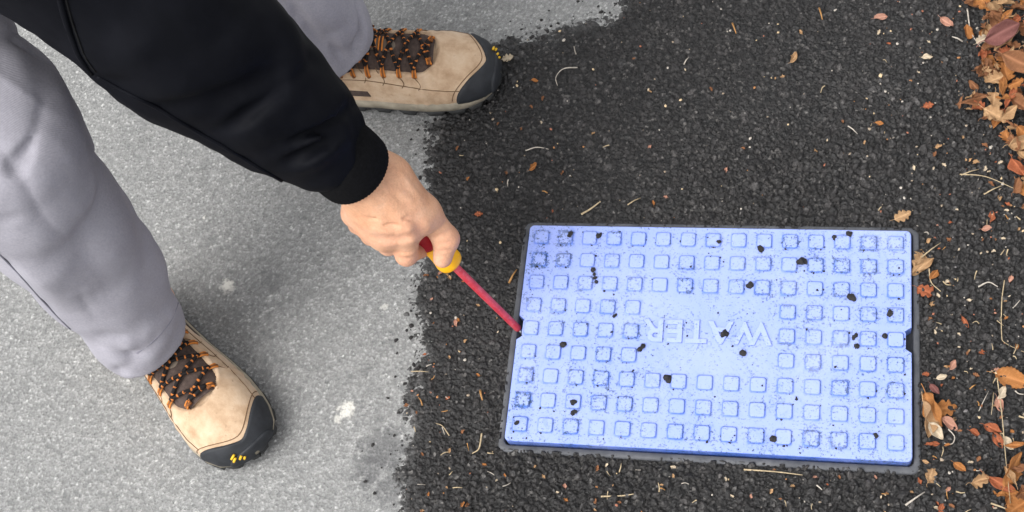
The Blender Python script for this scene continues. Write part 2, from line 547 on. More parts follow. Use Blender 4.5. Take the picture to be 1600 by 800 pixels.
def m_knit():
    M = Mat('black_rib_knit', rough=0.95, spec=0.1)
    M.base(M.ramp(M.noise(300, 3, 0.6), [(0.3, (0.003, 0.003, 0.0035)), (0.7, (0.007, 0.007, 0.008))]))
    M.normal(M.bump(M.noise(900, 3, 0.6), 0.5, 0.0012))
    return M.m

def m_skin():
    M = Mat('skin', rough=0.52, spec=0.35)
    c = M.ramp(M.noise(38, 4, 0.6), [(0.30, (0.56, 0.285, 0.165)), (0.55, (0.65, 0.36, 0.22)), (0.75, (0.69, 0.415, 0.275))])
    red = M.attr('flush')
    c = M.mix(M.math('MULTIPLY', red, 0.35), c, (0.53, 0.245, 0.205))
    spots = M.ramp(M.noise(420, 2, 0.5), [(0.25, 0.90), (0.7, 1.05)])
    c = M.mix(M.ramp(M.noise(24, 3, 0.6), [(0.5, 0.0), (0.75, 0.2)]), c, (0.50, 0.26, 0.20))
    c = M.mix(1.0, c, spots, 'MULTIPLY')
    M.base(c)
    M.b.inputs['Subsurface Weight'].default_value = 0.12
    M.b.inputs['Subsurface Radius'].default_value = (0.006, 0.0025, 0.0015)
    M.b.inputs['Subsurface Scale'].default_value = 1.0
    n1 = M.bump(M.noise(170, 5, 0.65, dist=1.2), 0.40, 0.0022)
    vo = M.voro(1100, 'DISTANCE_TO_EDGE')
    M.normal(M.bump(vo, 0.25, 0.0004, n1))
    return M.m

def m_nubuck():
    M = Mat('tan_nubuck', rough=0.9, spec=0.15)
    M.b.inputs['Sheen Weight'].default_value = 0.15
    c = M.ramp(M.noise(45, 5, 0.65), [(0.28, (0.38, 0.25, 0.15)), (0.5, (0.52, 0.37, 0.245)), (0.72, (0.60, 0.46, 0.325))])
    c = M.mix(M.ramp(M.noise(150, 4, 0.7), [(0.64, 0.0), (0.72, 0.55)]), c, (0.20, 0.11, 0.06))
    M.base(c)
    n1 = M.bump(M.noise(60, 4, 0.6, dist=0.5), 0.3, 0.003)
    M.normal(M.bump(M.noise(900, 3, 0.6), 0.3, 0.0006, n1))
    return M.m

def m_lace():
    M = Mat('flecked_lace', rough=0.85, spec=0.2)
    a = M.attr('along')
    s = M.math('FRACT', M.math('MULTIPLY', a, 1 / 0.0095))
    nz = M.noise(220, 2, 0.5)
    f = M.math('ADD', s, M.math('MULTIPLY', M.math('SUBTRACT', nz, 0.5), 0.9))
    M.base(M.ramp(f, [(0.78, (0.013, 0.011, 0.011)), (0.86, (0.46, 0.15, 0.035))]))
    M.normal(M.bump(M.noise(1400, 2, 0.5), 0.5, 0.0008))
    return M.m

def m_leaf(name, a, b, spot):
    M = Mat(name, rough=0.7, spec=0.3)
    c = M.ramp(M.noise(70, 4, 0.65), [(0.3, a), (0.7, b)])
    c = M.mix(M.ramp(M.noise(150, 5, 0.7), [(0.54, 0.0), (0.68, 0.8)]), c, spot)
    vein = M.attr('vein')
    c = M.mix(M.math('MULTIPLY', vein, 0.5), c, tuple(min(1, x * 1.5 + 0.03) for x in b))
    M.base(c)
    M.normal(M.bump(M.noise(110, 5, 0.65, dist=0.5), 0.6, 0.004))
    M.b.inputs['Subsurface Weight'].default_value = 0.0
    return M.m

MT = dict(old=m_old(), new=m_new(), lid=m_lid(), rim=m_rim(), trouser=m_trouser(), jacket=m_jacket(), knit=m_knit(), skin=m_skin(), nubuck=m_nubuck(), lace=m_lace())
MT['seam'] = simple('black_seam', (0.0035, 0.0035, 0.004), 0.8, 0.2)
MT['gseam'] = simple('grey_seam_thread', (0.19, 0.185, 0.22), 0.9, 0.1)
MT['rubber'] = simple('black_rubber', (0.020, 0.022, 0.026), 0.62, 0.35, 0.3, 90, 700, 0.35)
MT['outsole'] = simple('dark_outsole', (0.035, 0.036, 0.036), 0.8, 0.25, 0.4, 120)
MT['midsole'] = simple('dusty_midsole', (0.30, 0.265, 0.205), 0.85, 0.2, 0.3, 70)
MT['tongue'] = simple('brown_mesh', (0.080, 0.058, 0.050), 0.92, 0.15, 0.35, 150, 1300, 0.7, 0.001)
MT['patch'] = simple('taupe_patch', (0.20, 0.16, 0.125), 0.85, 0.2, 0.2, 90)
MT['orange'] = simple('orange_webbing', (0.56, 0.19, 0.035), 0.75, 0.25, 0.25, 200, 1200, 0.4)
MT['bweb'] = simple('brown_webbing', (0.20, 0.075, 0.025), 0.8, 0.2, 0.3, 200)
MT['thread'] = simple('brown_thread', (0.165, 0.105, 0.06), 0.9, 0.1)
MT['yellow_mark'] = simple('yellow_mark', (0.75, 0.45, 0.02), 0.5, 0.4)
MT['red'] = simple('red_plastic', (0.36, 0.012, 0.022), 0.35, 0.5, 0.2, 50, 400, 0.1)
MT['yellow'] = simple('yellow_grip', (0.86, 0.42, 0.008), 0.45, 0.4, 0.1, 50, 500, 0.15)
MT['steel'] = simple('steel', (0.5, 0.5, 0.5), 0.35, 0.5, Metallic=1.0)
MT['hair'] = simple('dark_hair', (0.02, 0.014, 0.01), 0.55, 0.4, 0.4, 200, 900, 0.8, 0.002)
MT['eye'] = simple('eye', (0.05, 0.03, 0.02), 0.2, 0.5)
MT['nail'] = simple('nail', (0.60, 0.37, 0.31), 0.35, 0.5, 0.06)
MT['crumb'] = simple('asphalt_crumb', (0.022, 0.020, 0.020), 0.75, 0.3, 0.5, 300, 900, 0.7, 0.001)
def m_shaft():
    M = Mat('scuffed_red_insulation', rough=0.38, spec=0.5)
    c = M.ramp(M.noise(85, 4, 0.6), [(0.3, (0.44, 0.026, 0.040)), (0.7, (0.57, 0.065, 0.085))])
    c = M.mix(M.ramp(M.noise(210, 4, 0.7), [(0.52, 0.0), (0.72, 0.45)]), c, (0.68, 0.27, 0.30))
    M.base(c); M.normal(M.bump(M.noise(500, 3, 0.6), 0.25, 0.0006)); return M.m
MT['shaft'] = m_shaft()
def m_grit():
    M = Mat('mixed_grit', rough=0.8, spec=0.3)
    M.base(M.ramp(M.attr('stone'), [(0.0, (0.42, 0.38, 0.33)), (0.3, (0.30, 0.24, 0.18)), (0.5, (0.40, 0.19, 0.08)), (0.62, (0.33, 0.13, 0.08)), (0.75, (0.55, 0.42, 0.26)), (0.9, (0.16, 0.15, 0.15)), (1.0, (0.62, 0.60, 0.56))], 'CONSTANT'))
    return M.m
MT['grit'] = m_grit()

# ---------------------------------------------------------------- ground: worn road and fresh patch
edge_px = [(985, -55), (955, 8), (905, 22), (850, 44), (805, 50), (770, 62), (725, 110), (668, 188), (650, 240), (656, 300), (648, 360), (648, 440), (634, 500), (642, 560), (622, 620), (624, 680), (610, 740), (616, 800), (604, 870)]
edge_w = [at(x, y, -0.010)[:2] for x, y in edge_px]
poly = [np.array((1.5, 1.05)), np.array((0.35, 0.80))] + edge_w + [np.array((-0.50, -0.75)), np.array((-0.47, -1.3)), np.array((1.6, -1.3))]
poly = np.array(poly)

def poly_sd(x, y):
    """signed distance to the patch outline, positive inside"""
    d = np.full(x.shape, 9.0); ins = np.zeros(x.shape, bool)
    n = len(poly)
    for i in range(n):
        ax, ay = poly[i]; bx, by = poly[(i + 1) % n]
        ex, ey = bx - ax, by - ay
        t = np.clip(((x - ax) * ex + (y - ay) * ey) / (ex * ex + ey * ey), 0, 1)
        d = np.minimum(d, np.hypot(x - ax - t * ex, y - ay - t * ey))
        c = ((ay > y) != (by > y)) & (x < (bx - ax) * (y - ay) / (by - ay + 1e-12) + ax)
        ins ^= c
    return np.where(ins, d, -d)

def axis(lo, hi, h, out_lo, out_hi):
    core = np.arange(lo, hi + h / 2, h)
    def grow(start, end, sgn):
        v = []; s = h; p = start
        while sgn * (end - p) > 0:
            s *= 1.35; p = p + sgn * s; v.append(p)
        return v
    return np.array(grow(lo, out_lo, -1)[::-1] + list(core) + grow(hi, out_hi, 1))

def grid_sheet(name, xs, ys, zf, mat, keep=None):
    X, Y = np.meshgrid(xs, ys, indexing='ij')
    x = X.ravel(); y = Y.ravel()
    z, attrs = zf(x, y)
    nx, ny = len(xs), len(ys)
    i = np.arange(nx - 1)[:, None] * ny + np.arange(ny - 1)[None, :]
    i = i.ravel()
    q = np.stack([i, i + ny, i + ny + 1, i + 1], 1)
    v = np.stack([x, y, z], 1)
    if keep is not None:
        k = keep(x, y)
        q = q[k[q].any(1)]
        used = np.zeros(len(v), bool); used[q.ravel()] = True
        remap = np.cumsum(used) - 1
        q = remap[q]; v = v[used]; attrs = {a: b[used] for a, b in attrs.items()}
    return obj(name, mesh_np(name, v, q, True, attrs), mat)

BOX = (-0.2445, 0.2448, -0.1566, 0.1508)      # outer outline of the meter-box frame
def box_sink(x, y):
    d = np.maximum(np.maximum(BOX[0] + 0.004 - x, x - BOX[1] + 0.004), np.maximum(BOX[2] + 0.004 - y, y - BOX[3] + 0.004))
    return d < 0

def old_z(x, y):
    f1, f2, r = worley2(x, y, 0.0050, 1)
    g1, g2, r2 = worley2(x, y, 0.0034, 2)
    P = np.stack([x, y, 0 * x], 1)
    near = (x > -1.4) & (x < 0.9) & (y > -0.6) & (y < 0.9)
    dome = sstep(0.0, 0.45, f2 - f1); dome2 = sstep(0.0, 0.5, g2 - g1)
    low = 0.0010 * vnoise(P, 9, 3) + 0.0006 * vnoise(P, 31, 4)
    z = GZ + near * (0.0013 * dome * (0.4 + 0.6 * r) + 0.0006 * dome2 + low - 0.0012)
    z = np.where(poly_sd(x, y) > 0.03, z - 0.008, z)
    z = np.where(box_sink(x, y), -0.075, z)
    pick = hash3((r * 1e6).astype(np.int64), (r2 * 0).astype(np.int64), (r * 0).astype(np.int64), 5)
    st = np.where(pick > 0.45, r, r2)
    core = (x > -1.20) & (x < 0.06) & (y > -0.37) & (y < 0.61)
    return z, dict(stone=np.where(core, st, 0.6), gap=np.where(core, np.minimum(f2 - f1, (g2 - g1) * 1.3), 0.6))
old = grid_sheet('road', axis(-1.19, 0.05, 0.0016, -30, 30), axis(-0.36, 0.60, 0.0016, -30, 30), old_z, MT['old'])
tag(old, kind='structure')

def patch_mask(x, y):
    P = np.stack([x, y, 0 * x], 1)
    f1, f2, r = worley2(x, y, 0.011, 21)
    return poly_sd(x, y) + 0.006 * vnoise(P, 24, 9) + 0.007 * vnoise(P, 90, 10) + 0.012 * (r - 0.5)

def new_z(x, y):
    P = np.stack([x, y, 0 * x], 1)
    coarse = sstep(-0.1, 0.6, vnoise(P, 5, 30) * 0.5 + (x + 0.1) * 0.9 - y * 0.7 + 0.25)
    # warp so that the stones are not all round
    wx = x + 0.0022 * vnoise(P, 130, 31); wy = y + 0.0022 * vnoise(P, 130, 32)
    f1, f2, r, ax_, ay_ = worley2(wx, wy, 0.0088, 22, True)
    g1, g2, r2, bx_, by_ = worley2(wx, wy, 0.0056, 23, True)
    tilt = lambda q, u, v: u * np.cos(q * 977.0) + v * np.sin(q * 977.0)
    d1 = sstep(0.0, 0.40, f2 - f1); d2 = sstep(0.0, 0.42, g2 - g1)
    big = hash3((r * 1e6).astype(np.int64), np.zeros(x.shape, np.int64), np.zeros(x.shape, np.int64), 6) > 0.5
    rd1 = np.clip(1.0 - 0.7 * np.clip(f1, 0, 1) ** 2, 0, 1); rd2 = np.clip(1.0 - 0.7 * np.clip(g1, 0, 1) ** 2, 0, 1)
    hb = d1 ** 0.5 * (rd1 * (0.0022 + 0.0040 * r) + 0.0036 * tilt(r, ax_, ay_))
    hs_ = d2 ** 0.5 * (rd2 * (0.0016 + 0.0036 * r2) + 0.0024 * tilt(r2, bx_, by_))
    h = np.where(big, hb, hs_) - 0.0014
    h = h * (0.85 + 0.45 * coarse) + 0.0016 * vnoise(P, 14, 33) + 0.0006 * vnoise(P, 330, 34)
    mk = patch_mask(x, y)
    edge = sstep(-0.010, 0.030, mk)
    z = GZ - 0.0042 + edge * 0.0068 + h * sstep(-0.012, 0.004, mk)
    z = np.where(box_sink(x, y), -0.07, z)
    core = (x > -0.65) & (x < 0.45) & (y > -0.34) & (y < 0.67)
    return z, dict(stone=np.where(core, np.where(big, r, r2), 0.6), rim=1 - sstep(-0.006, 0.035, mk))
new = grid_sheet('fresh_asphalt_patch', axis(-0.64, 0.44, 0.00145, -0.66, 1.7), axis(-0.33, 0.66, 0.00145, -1.35, 1.1), new_z, MT['new'], lambda x, y: poly_sd(x, y) > -0.03)
tag(new, kind='structure')

def ground_z(x, y):
    x = np.array([x]); y = np.array([y])
    a = old_z(x, y)[0][0]; b = new_z(x, y)[0][0]
    return max(a, b) if poly_sd(x, y)[0] > -0.03 else a

# ---------------------------------------------------------------- meter box frame and lid
def rrect(x0, x1, y0, y1, r, seg=6):
    out = []
    for cx, cy, a0 in ((x1 - r, y1 - r, 0), (x0 + r, y1 - r, 90), (x0 + r, y0 + r, 180), (x1 - r, y0 + r, 270)):
        for k in range(seg + 1):
            a = math.radians(a0 + 90 * k / seg)
            out.append((cx + r * math.cos(a), cy + r * math.sin(a)))
    return out

LID = (-0.2345, 0.2350, -0.1455, 0.1415)
def build_frame():
    rings = []
    def ring(ins_o, z, inner):
        if inner: x0, x1, y0, y1 = LID[0] - 0.0022 - ins_o, LID[1] + 0.0022 + ins_o, LID[2] - 0.0022 - ins_o, LID[3] + 0.0022 + ins_o; r = 0.0065 + ins_o
        else: x0, x1, y0, y1 = BOX[0] + ins_o, BOX[1] - ins_o, BOX[2] + ins_o, BOX[3] - ins_o; r = 0.012 - ins_o
        return [(x, y, z) for x, y in rrect(x0, x1, y0, y1, r, 8)]
    rings = [ring(0, -0.060, False), ring(0, -0.0142, False), ring(0.0006, -0.0128, False), ring(0.0018, -0.0118, False),
             ring(0.0010, -0.0118, True), ring(0.0, -0.0126, True), ring(0.0, -0.0238, True), ring(-0.009, -0.0241, True), ring(-0.009, -0.060, True)]
    n = len(rings[0]); vs = [p for r in rings for p in r]; fs = []
    for i in range(len(rings) - 1):
        for k in range(n):
            fs.append((i * n + k, i * n + (k + 1) % n, (i + 1) * n + (k + 1) % n, (i + 1) * n + k))
    me = mesh_np('meter_box', vs, fs, True)
    return obj('meter_box', me, MT['rim'])
fr = build_frame()
tag(fr, 'dark grey plastic frame set in the asphalt round the blue lid', 'box frame')
pit = obj('pit_floor', mesh_np('pit_floor', [(BOX[0], BOX[2], -0.062), (BOX[1], BOX[2], -0.062), (BOX[1], BOX[3], -0.062), (BOX[0], BOX[3], -0.062)], [(0, 1, 2, 3)], False), MT['crumb'])
tag(pit, kind='structure')

PITCH = 0.031
def build_lid():
    top = -0.0024
    out = rrect(*LID, 0.0065, 6)
    # notches cut into the short sides
    res = []
    ny0, ny1 = -0.0128, 0.0142
    def notch(side):
        x = LID[0] if side < 0 else LID[1]; dx = -side * 0.0075
        a, b = (ny1, ny0) if side < 0 else (ny0, ny1); c = 0.002 if a < b else -0.002
        return [(x, a - c * 1.2), (x + dx * 0.45, a), (x + dx, a + c * 1.6), (x + dx, b - c * 1.6), (x + dx * 0.45, b), (x, b + c * 1.2)]
    n = len(out) // 4
    res = out[0:n] + out[n:2 * n] + notch(-1) + out[2 * n:3 * n] + out[3 * n:] + notch(1)
    m_ = len(res)
    c = np.array(res); nx = np.roll(c, -1, 0) - np.roll(c, 1, 0)
    nrm = np.stack([nx[:, 1], -nx[:, 0]], 1); nrm /= np.linalg.norm(nrm, axis=1)[:, None]
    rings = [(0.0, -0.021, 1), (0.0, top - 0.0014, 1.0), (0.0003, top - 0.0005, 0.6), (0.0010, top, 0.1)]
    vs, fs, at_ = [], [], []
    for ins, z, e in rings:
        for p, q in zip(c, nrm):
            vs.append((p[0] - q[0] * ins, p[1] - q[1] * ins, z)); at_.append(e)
    for i in range(len(rings) - 1):
        for k in range(m_):
            fs.append((i * m_ + k, i * m_ + (k + 1) % m_, (i + 1) * m_ + (k + 1) % m_, (i + 1) * m_ + k))
    fs.append(tuple((len(rings) - 1) * m_ + k for k in range(m_)))
    fs.append(tuple(range(m_))[::-1])
    for row in range(9):
        for col in range(15):
            if 3 <= row <= 5 and 5 <= col <= 9: continue
            cx = (col - 7) * PITCH; cy = (4 - row) * PITCH
            o = len(vs)
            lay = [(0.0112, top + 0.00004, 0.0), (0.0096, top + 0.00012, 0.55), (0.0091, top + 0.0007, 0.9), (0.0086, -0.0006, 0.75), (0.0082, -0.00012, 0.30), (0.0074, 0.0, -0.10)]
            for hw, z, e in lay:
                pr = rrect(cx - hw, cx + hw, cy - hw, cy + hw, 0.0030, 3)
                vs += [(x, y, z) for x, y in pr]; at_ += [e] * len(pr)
            np_ = len(pr)
            for i in range(len(lay) - 1):
                for k in range(np_):
                    fs.append((o + i * np_ + k, o + i * np_ + (k + 1) % np_, o + (i + 1) * np_ + (k + 1) % np_, o + (i + 1) * np_ + k))
            fs.append(tuple(o + (len(lay) - 1) * np_ + k for k in range(np_)))
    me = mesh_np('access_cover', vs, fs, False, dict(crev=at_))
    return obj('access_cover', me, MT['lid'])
lid = build_lid()
tag(lid, 'pale blue studded plastic water meter lid lying in its dark frame', 'lid')

def build_letters():
    cu = bpy.data.curves.new('lettering', 'FONT')
    cu.body = 'WATER'; cu.size = 0.0405; cu.extrude = 0.0011; cu.bevel_depth = 0.00015; cu.align_x = 'CENTER'; cu.space_character = 1.12
    cu.offset = 0.0009
    t = bpy.data.objects.new('lettering_src', cu); COL.objects.link(t)
    bpy.context.view_layer.update()
    me = bpy.data.meshes.new_from_object(t.evaluated_get(bpy.context.evaluated_depsgraph_get()))
    bpy.data.objects.remove(t)
    co = np.zeros(len(me.vertices) * 3); me.vertices.foreach_get('co', co); co = co.reshape(-1, 3)
    lo, hi = co.min(0), co.max(0)
    # fit to the measured size, turned upside down as the photo shows
    sx = 0.155 / (hi[0] - lo[0]); sy = 0.0295 / (hi[1] - lo[1])
    out = np.stack([-(co[:, 0] - (lo[0] + hi[0]) / 2) * sx - 0.0015, -(co[:, 1] - (lo[1] + hi[1]) / 2) * sy + 0.0015, co[:, 2] - hi[2] - 0.0001], 1)
    me.vertices.foreach_set('co', out.astype(np.float32).ravel())
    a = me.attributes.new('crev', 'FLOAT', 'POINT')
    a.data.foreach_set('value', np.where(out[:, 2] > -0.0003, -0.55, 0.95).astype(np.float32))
    me.materials.clear()
    return obj('lettering', me, MT['lid'], lid)
build_letters()

# ---------------------------------------------------------------- screwdriver
TIP = V(-0.2335, 0.0005, -0.016)
COLLAR = at(697, 403, 0.125)
AX = (COLLAR - TIP); SL = np.linalg.norm(AX); AX = AX / SL
def lathe_axis(prof, seg=24, flat=None):
    a = np.cross(AX, (0, 0, 1)); a /= np.linalg.norm(a); b = np.cross(AX, a)
    vs, fs = [], []
    for s, r in prof:
        for k in range(seg):
            th = 2 * math.pi * k / seg
            vs.append(TIP + AX * s + r * (math.cos(th) * a + math.sin(th) * b))
    for i in range(len(prof) - 1):
        for k in range(seg):
            fs.append((i * seg + k, (i + 1) * seg + k, (i + 1) * seg + (k + 1) % seg, i * seg + (k + 1) % seg))
    fs.append(tuple(range(seg))); fs.append(tuple((len(prof) - 1) * seg + k for k in range(seg))[::-1])
    return vs, fs
sroot = empty('screwdriver', tuple(TIP))
def add_rel(name, vf, mat, parent, origin, smooth=True, attrs=None):
    vs = np.asarray(vf[0]) - origin
    return obj(name, mesh_np(name, vs, vf[1] if not isinstance(vf[1], np.ndarray) else vf[1], smooth, attrs), mat, parent)
add_rel('shaft', lathe_axis([(0.004, 0.0036), (0.007, 0.0047), (SL - 0.02, 0.0051), (SL + 0.01, 0.0054)], 14), MT['shaft'], sroot, TIP)
add_rel('blade', lathe_axis([(-0.012, 0.0022), (0.0045, 0.0026)], 8), MT['steel'], sroot, TIP)
add_rel('collar', lathe_axis([(SL - 0.013, 0.0062), (SL - 0.0125, 0.0118), (SL - 0.0105, 0.0148), (SL - 0.007, 0.0160), (SL - 0.002, 0.0162), (SL + 0.003, 0.0152), (SL + 0.010, 0.0142), (SL + 0.018, 0.0138), (SL + 0.030, 0.0142)], 28), MT['yellow'], sroot, TIP)
add_rel('handle', lathe_axis([(SL + 0.0295, 0.0137), (SL + 0.034, 0.0150), (SL + 0.05, 0.0164), (SL + 0.07, 0.0168), (SL + 0.085, 0.0152), (SL + 0.093, 0.0105), (SL + 0.096, 0.004)], 24), MT['red'], sroot, TIP)
tag(sroot, 'red shafted screwdriver with yellow collar held in the hand, tip in lid slot', 'screwdriver')

# ---------------------------------------------------------------- person
person = empty('person', (0, 0, 0))
tag(person, 'person bending over in black jacket, grey trousers and tan hiking shoes, prying with a screwdriver', 'person')

def zm(x, y): return (480 + x / 2.222, 200 + y / 2.222)     # a point read off an enlarged crop of the hand
def hp(x, y, z): return at(*zm(x, y), z)

WR = hp(178, 150, 0.295)
MCP = dict(i=hp(352, 340, 0.232), m=hp(283, 358, 0.226), r=hp(213, 335, 0.226), p=hp(158, 295, 0.232))
PIP = dict(i=hp(345, 440, 0.180), m=hp(282, 405, 0.176), r=hp(222, 372, 0.178), p=hp(175, 335, 0.186))
DIP = dict(i=hp(392, 418, 0.150), m=hp(335, 392, 0.146), r=hp(280, 350, 0.150), p=hp(235, 318, 0.158))
FTP = dict(i=hp(418, 372, 0.158), m=hp(365, 345, 0.160), r=hp(310, 310, 0.166), p=hp(270, 280, 0.176))
T0 = hp(300, 165, 0.268); T1 = hp(405, 285, 0.222); T2 = hp(482, 385, 0.180); T3 = hp(470, 452, 0.158)
EL = at(300, 62, 0.50)
hand = Sdf()
fdir = (EL - WR) / np.linalg.norm(EL - WR)
side = np.cross(fdir, (0, 0, 1.0)); side /= np.linalg.norm(side)
wlo, whi = WR + side * 0.013, WR - side * 0.013
el2 = WR + fdir * 0.10
hand.cone(wlo, el2 + side * 0.016, 0.0215, 0.027, 0.02)
hand.cone(whi, el2 - side * 0.016, 0.0215, 0.027, 0.02)
for f_, r0, r1 in (('i', 0.021, 0.0150), ('m', 0.021, 0.0148), ('r', 0.020, 0.0140), ('p', 0.019, 0.0130)):
    b0 = WR + (MCP[f_] - WR) * 0.12
    hand.cone(b0, MCP[f_] - V(0, 0, 0.004), r0, r1, 0.016)
# palm heel below the metacarpals and the thumb's muscle
pc = (MCP['m'] + MCP['r']) / 2
hand.cone(WR - V(0, 0, 0.012), pc - V(0, 0, 0.022), 0.019, 0.017, 0.02)
hand.cone(WR + (T0 - WR) * 0.5 - V(0, 0, 0.006), T1 - V(0, 0, 0.004), 0.021, 0.0165, 0.024)
hand.cone(T0, (MCP['i'] + T1) / 2, 0.019, 0.0145, 0.022)
hand.cone(T1, T2, 0.0160, 0.0142, 0.010)
hand.cone(T2, T3, 0.0142, 0.0112, 0.008)
for f_, r in (('i', 0.0134), ('m', 0.0130), ('r', 0.0122), ('p', 0.0110)):
    hand.cone(MCP[f_], PIP[f_], r, r * 0.95, 0.009)
    hand.cone(PIP[f_], DIP[f_], r * 0.92, r * 0.82, 0.005)
    hand.cone(DIP[f_], FTP[f_], r * 0.82, r * 0.68, 0.004)
def hand_ridge(pxs, r, dep, sign=1, k=None):
    hand.fold([zm(*p) for p in pxs], r, dep, k, sign)
# knuckle bumps, tendons, creases
hand_ridge([(345, 330), (368, 352)], 0.010, 0.0022)
hand_ridge([(275, 355), (300, 372)], 0.010, 0.0018)
hand_ridge([(205, 340), (228, 352)], 0.009, 0.0016)
hand_ridge([(215, 190), (290, 280), (345, 335)], 0.006, 0.0014, 1, 0.010)
hand_ridge([(195, 205), (240, 290), (278, 350)], 0.006, 0.0012, 1, 0.010)
hand_ridge([(425, 372), (455, 362), (480, 340)], 0.003, 0.0009, -1, 0.003)
hand_ridge([(438, 382), (468, 374), (498, 356)], 0.003, 0.0009, -1, 0.003)
hand_ridge([(455, 430), (475, 432), (500, 424)], 0.003, 0.0007, -1, 0.003)
hand_ridge([(298, 432), (330, 440), (370, 430)], 0.003, 0.0007, -1, 0.003)
for cr in ([(352, 300), (372, 306), (392, 300)], [(335, 312), (352, 318), (375, 316)], [(275, 332), (292, 338), (312, 334)], [(205, 312), (222, 318), (240, 312)], [(325, 452), (345, 458), (368, 450)], [(318, 422), (340, 428), (372, 420)], [(448, 345), (468, 340), (490, 322)], [(440, 362), (462, 354), (486, 336)], [(462, 404), (488, 400), (508, 392)], [(455, 446), (475, 450), (498, 440)], [(300, 120), (250, 155), (200, 210)], [(270, 110), (220, 150), (170, 215)]):
    hand_ridge(cr, 0.0022, 0.0006, -1, 0.0022)
for vn in ([(230, 150), (262, 200), (300, 235), (320, 290)], [(190, 190), (215, 235), (260, 265), (270, 320)], [(330, 160), (352, 205), (392, 240)], [(262, 200), (330, 215), (362, 250)]):
    hand_ridge(vn, 0.0030, 0.0007, 1, 0.004)
hand_ridge([(320, 385), (350, 398), (392, 372)], 0.007, 0.0025, -1, 0.008)
hand_ridge([(255, 385), (290, 398), (315, 392)], 0.006, 0.0022, -1, 0.007)
hand_ridge([(385, 330), (392, 365), (402, 385)], 0.006, 0.0025, -1, 0.010)

# the rest of the body (under the clothes and out of the picture)
HIPC = V(-0.92, 0.31, 0.79)
KNR = at(-12, 232, 0.46); ANR = V(-0.690, -0.020, 0.085)
HIPR = V(-0.888, 0.189, 0.752)
ANL = V(-0.520, 0.366, 0.085); KNL = V(-0.60, 0.405, 0.47); HIPL = V(-0.88, 0.43, 0.78)
SHR = V(-0.62, 0.14, 0.83); SHL = V(-0.57, 0.50, 0.90); CH = V(-0.62, 0.32, 0.90)
NK = V(-0.50, 0.33, 0.97); HD = V(-0.375, 0.335, 1.03)
ELL = V(-0.62, 0.60, 0.66); WRL = V(-0.50, 0.47, 0.535)
body = Sdf()
body.cone(HIPC, CH, 0.12, 0.13, 0.05)
body.cone(CH - V(0, 0.08, 0), CH + V(0, 0.08, 0), 0.11, 0.11, 0.05)
body.cone(CH, NK, 0.06, 0.052, 0.04); body.cone(NK, HD - V(0.05, 0, 0.02), 0.052, 0.052, 0.03)
fw = V(0.55, -0.05, -0.83); fw /= np.linalg.norm(fw); upv = V(0.83, 0, 0.55)       # face looks down and ahead
body.cone(HD - upv * 0.02, HD + upv * 0.045, 0.072, 0.080, 0.03)
body.cone(HD + fw * 0.035 - upv * 0.055, HD + fw * 0.03, 0.045, 0.055, 0.03)
body.cone(HD + fw * 0.082 - upv * 0.005, HD + fw * 0.104 - upv * 0.03, 0.008, 0.013, 0.012)       # nose
for s_ in (-1, 1):
    body.cone(HD + V(0, 0.078 * s_, 0) - upv * 0.03, HD + V(0, 0.083 * s_, 0) + upv * 0.012, 0.010, 0.013, 0.008)    # ears
body.cone(HD + fw * 0.084 - upv * 0.062 + V(0, -0.018, 0), HD + fw * 0.084 - upv * 0.062 + V(0, 0.018, 0), 0.007, 0.007, 0.006)  # lips
body.chain([SHR, EL, WR], [0.052, 0.042, 0.028], 0.03)
body.chain([SHL, ELL, WRL], [0.052, 0.042, 0.028], 0.03)
hl = WRL + V(0.06, -0.045, -0.02)
body.cone(WRL, hl, 0.026, 0.03, 0.02); body.cone(WRL, hl + V(0.012, 0.03, 0), 0.024, 0.022, 0.02)
for i_, (dx, dy, l_) in enumerate(((0.75, -0.62, 0.072), (0.86, -0.45, 0.08), (0.95, -0.2, 0.075), (1.0, 0.05, 0.06))):
    s0 = hl + V(0.018, -0.018 + 0.017 * i_, 0.004); k1 = s0 + V(dx, dy, -0.25) * l_ * 0.55; k2 = k1 + V(dx * 0.6, dy * 0.6, -0.9) * l_ * 0.5
    body.chain([s0, k1, k2], [0.0105, 0.0095, 0.008], 0.005)
body.chain([WRL + V(0.01, -0.02, 0), WRL + V(0.03, -0.06, -0.02), WRL + V(0.055, -0.085, -0.03)], [0.016, 0.012, 0.010], 0.008)
body.chain([HIPR, KNR, ANR], [0.075, 0.05, 0.035], 0.04)
body.chain([HIPL, KNL, ANL], [0.075, 0.05, 0.035], 0.04)

hv, hq = nets(hand.full, hp(60, 60, 0.20) * 0 + V(-0.52, -0.03, 0.115), V(-0.24, 0.19, 0.38), 0.0018)
bv, bq = nets(body.full, V(-1.15, -0.1, 0.05), V(-0.2, 0.70, 1.16), 0.011)
# drop the coarse forearm end so that the fine hand takes over (the joint sits inside the sleeve)
bt = (bv - WR) @ fdir
near = np.linalg.norm(bv - WR - bt[:, None] * fdir, axis=1) < 0.075
kill = near & (bt < 0.085) & (bt > -0.25)
bq = bq[~kill[bq].any(1)]
allv = np.vstack([hv, bv]); allq = np.vstack([hq, bq + len(hv)])
fl = np.zeros(len(allv))
for p_, r_ in [(MCP[k], 0.018) for k in 'imrp'] + [(PIP[k], 0.018) for k in 'imrp'] + [(T2, 0.017), (T3, 0.017)]:
    fl = np.maximum(fl, np.exp(-(np.linalg.norm(allv - p_, axis=1) / r_) ** 2 * 0.9))
used = np.zeros(len(allv), bool); used[allq.ravel()] = True
rm = np.cumsum(used) - 1
ob = obj('body', mesh_np('body', allv[used], rm[allq], True, dict(flush=fl[used])), MT['skin'], person)
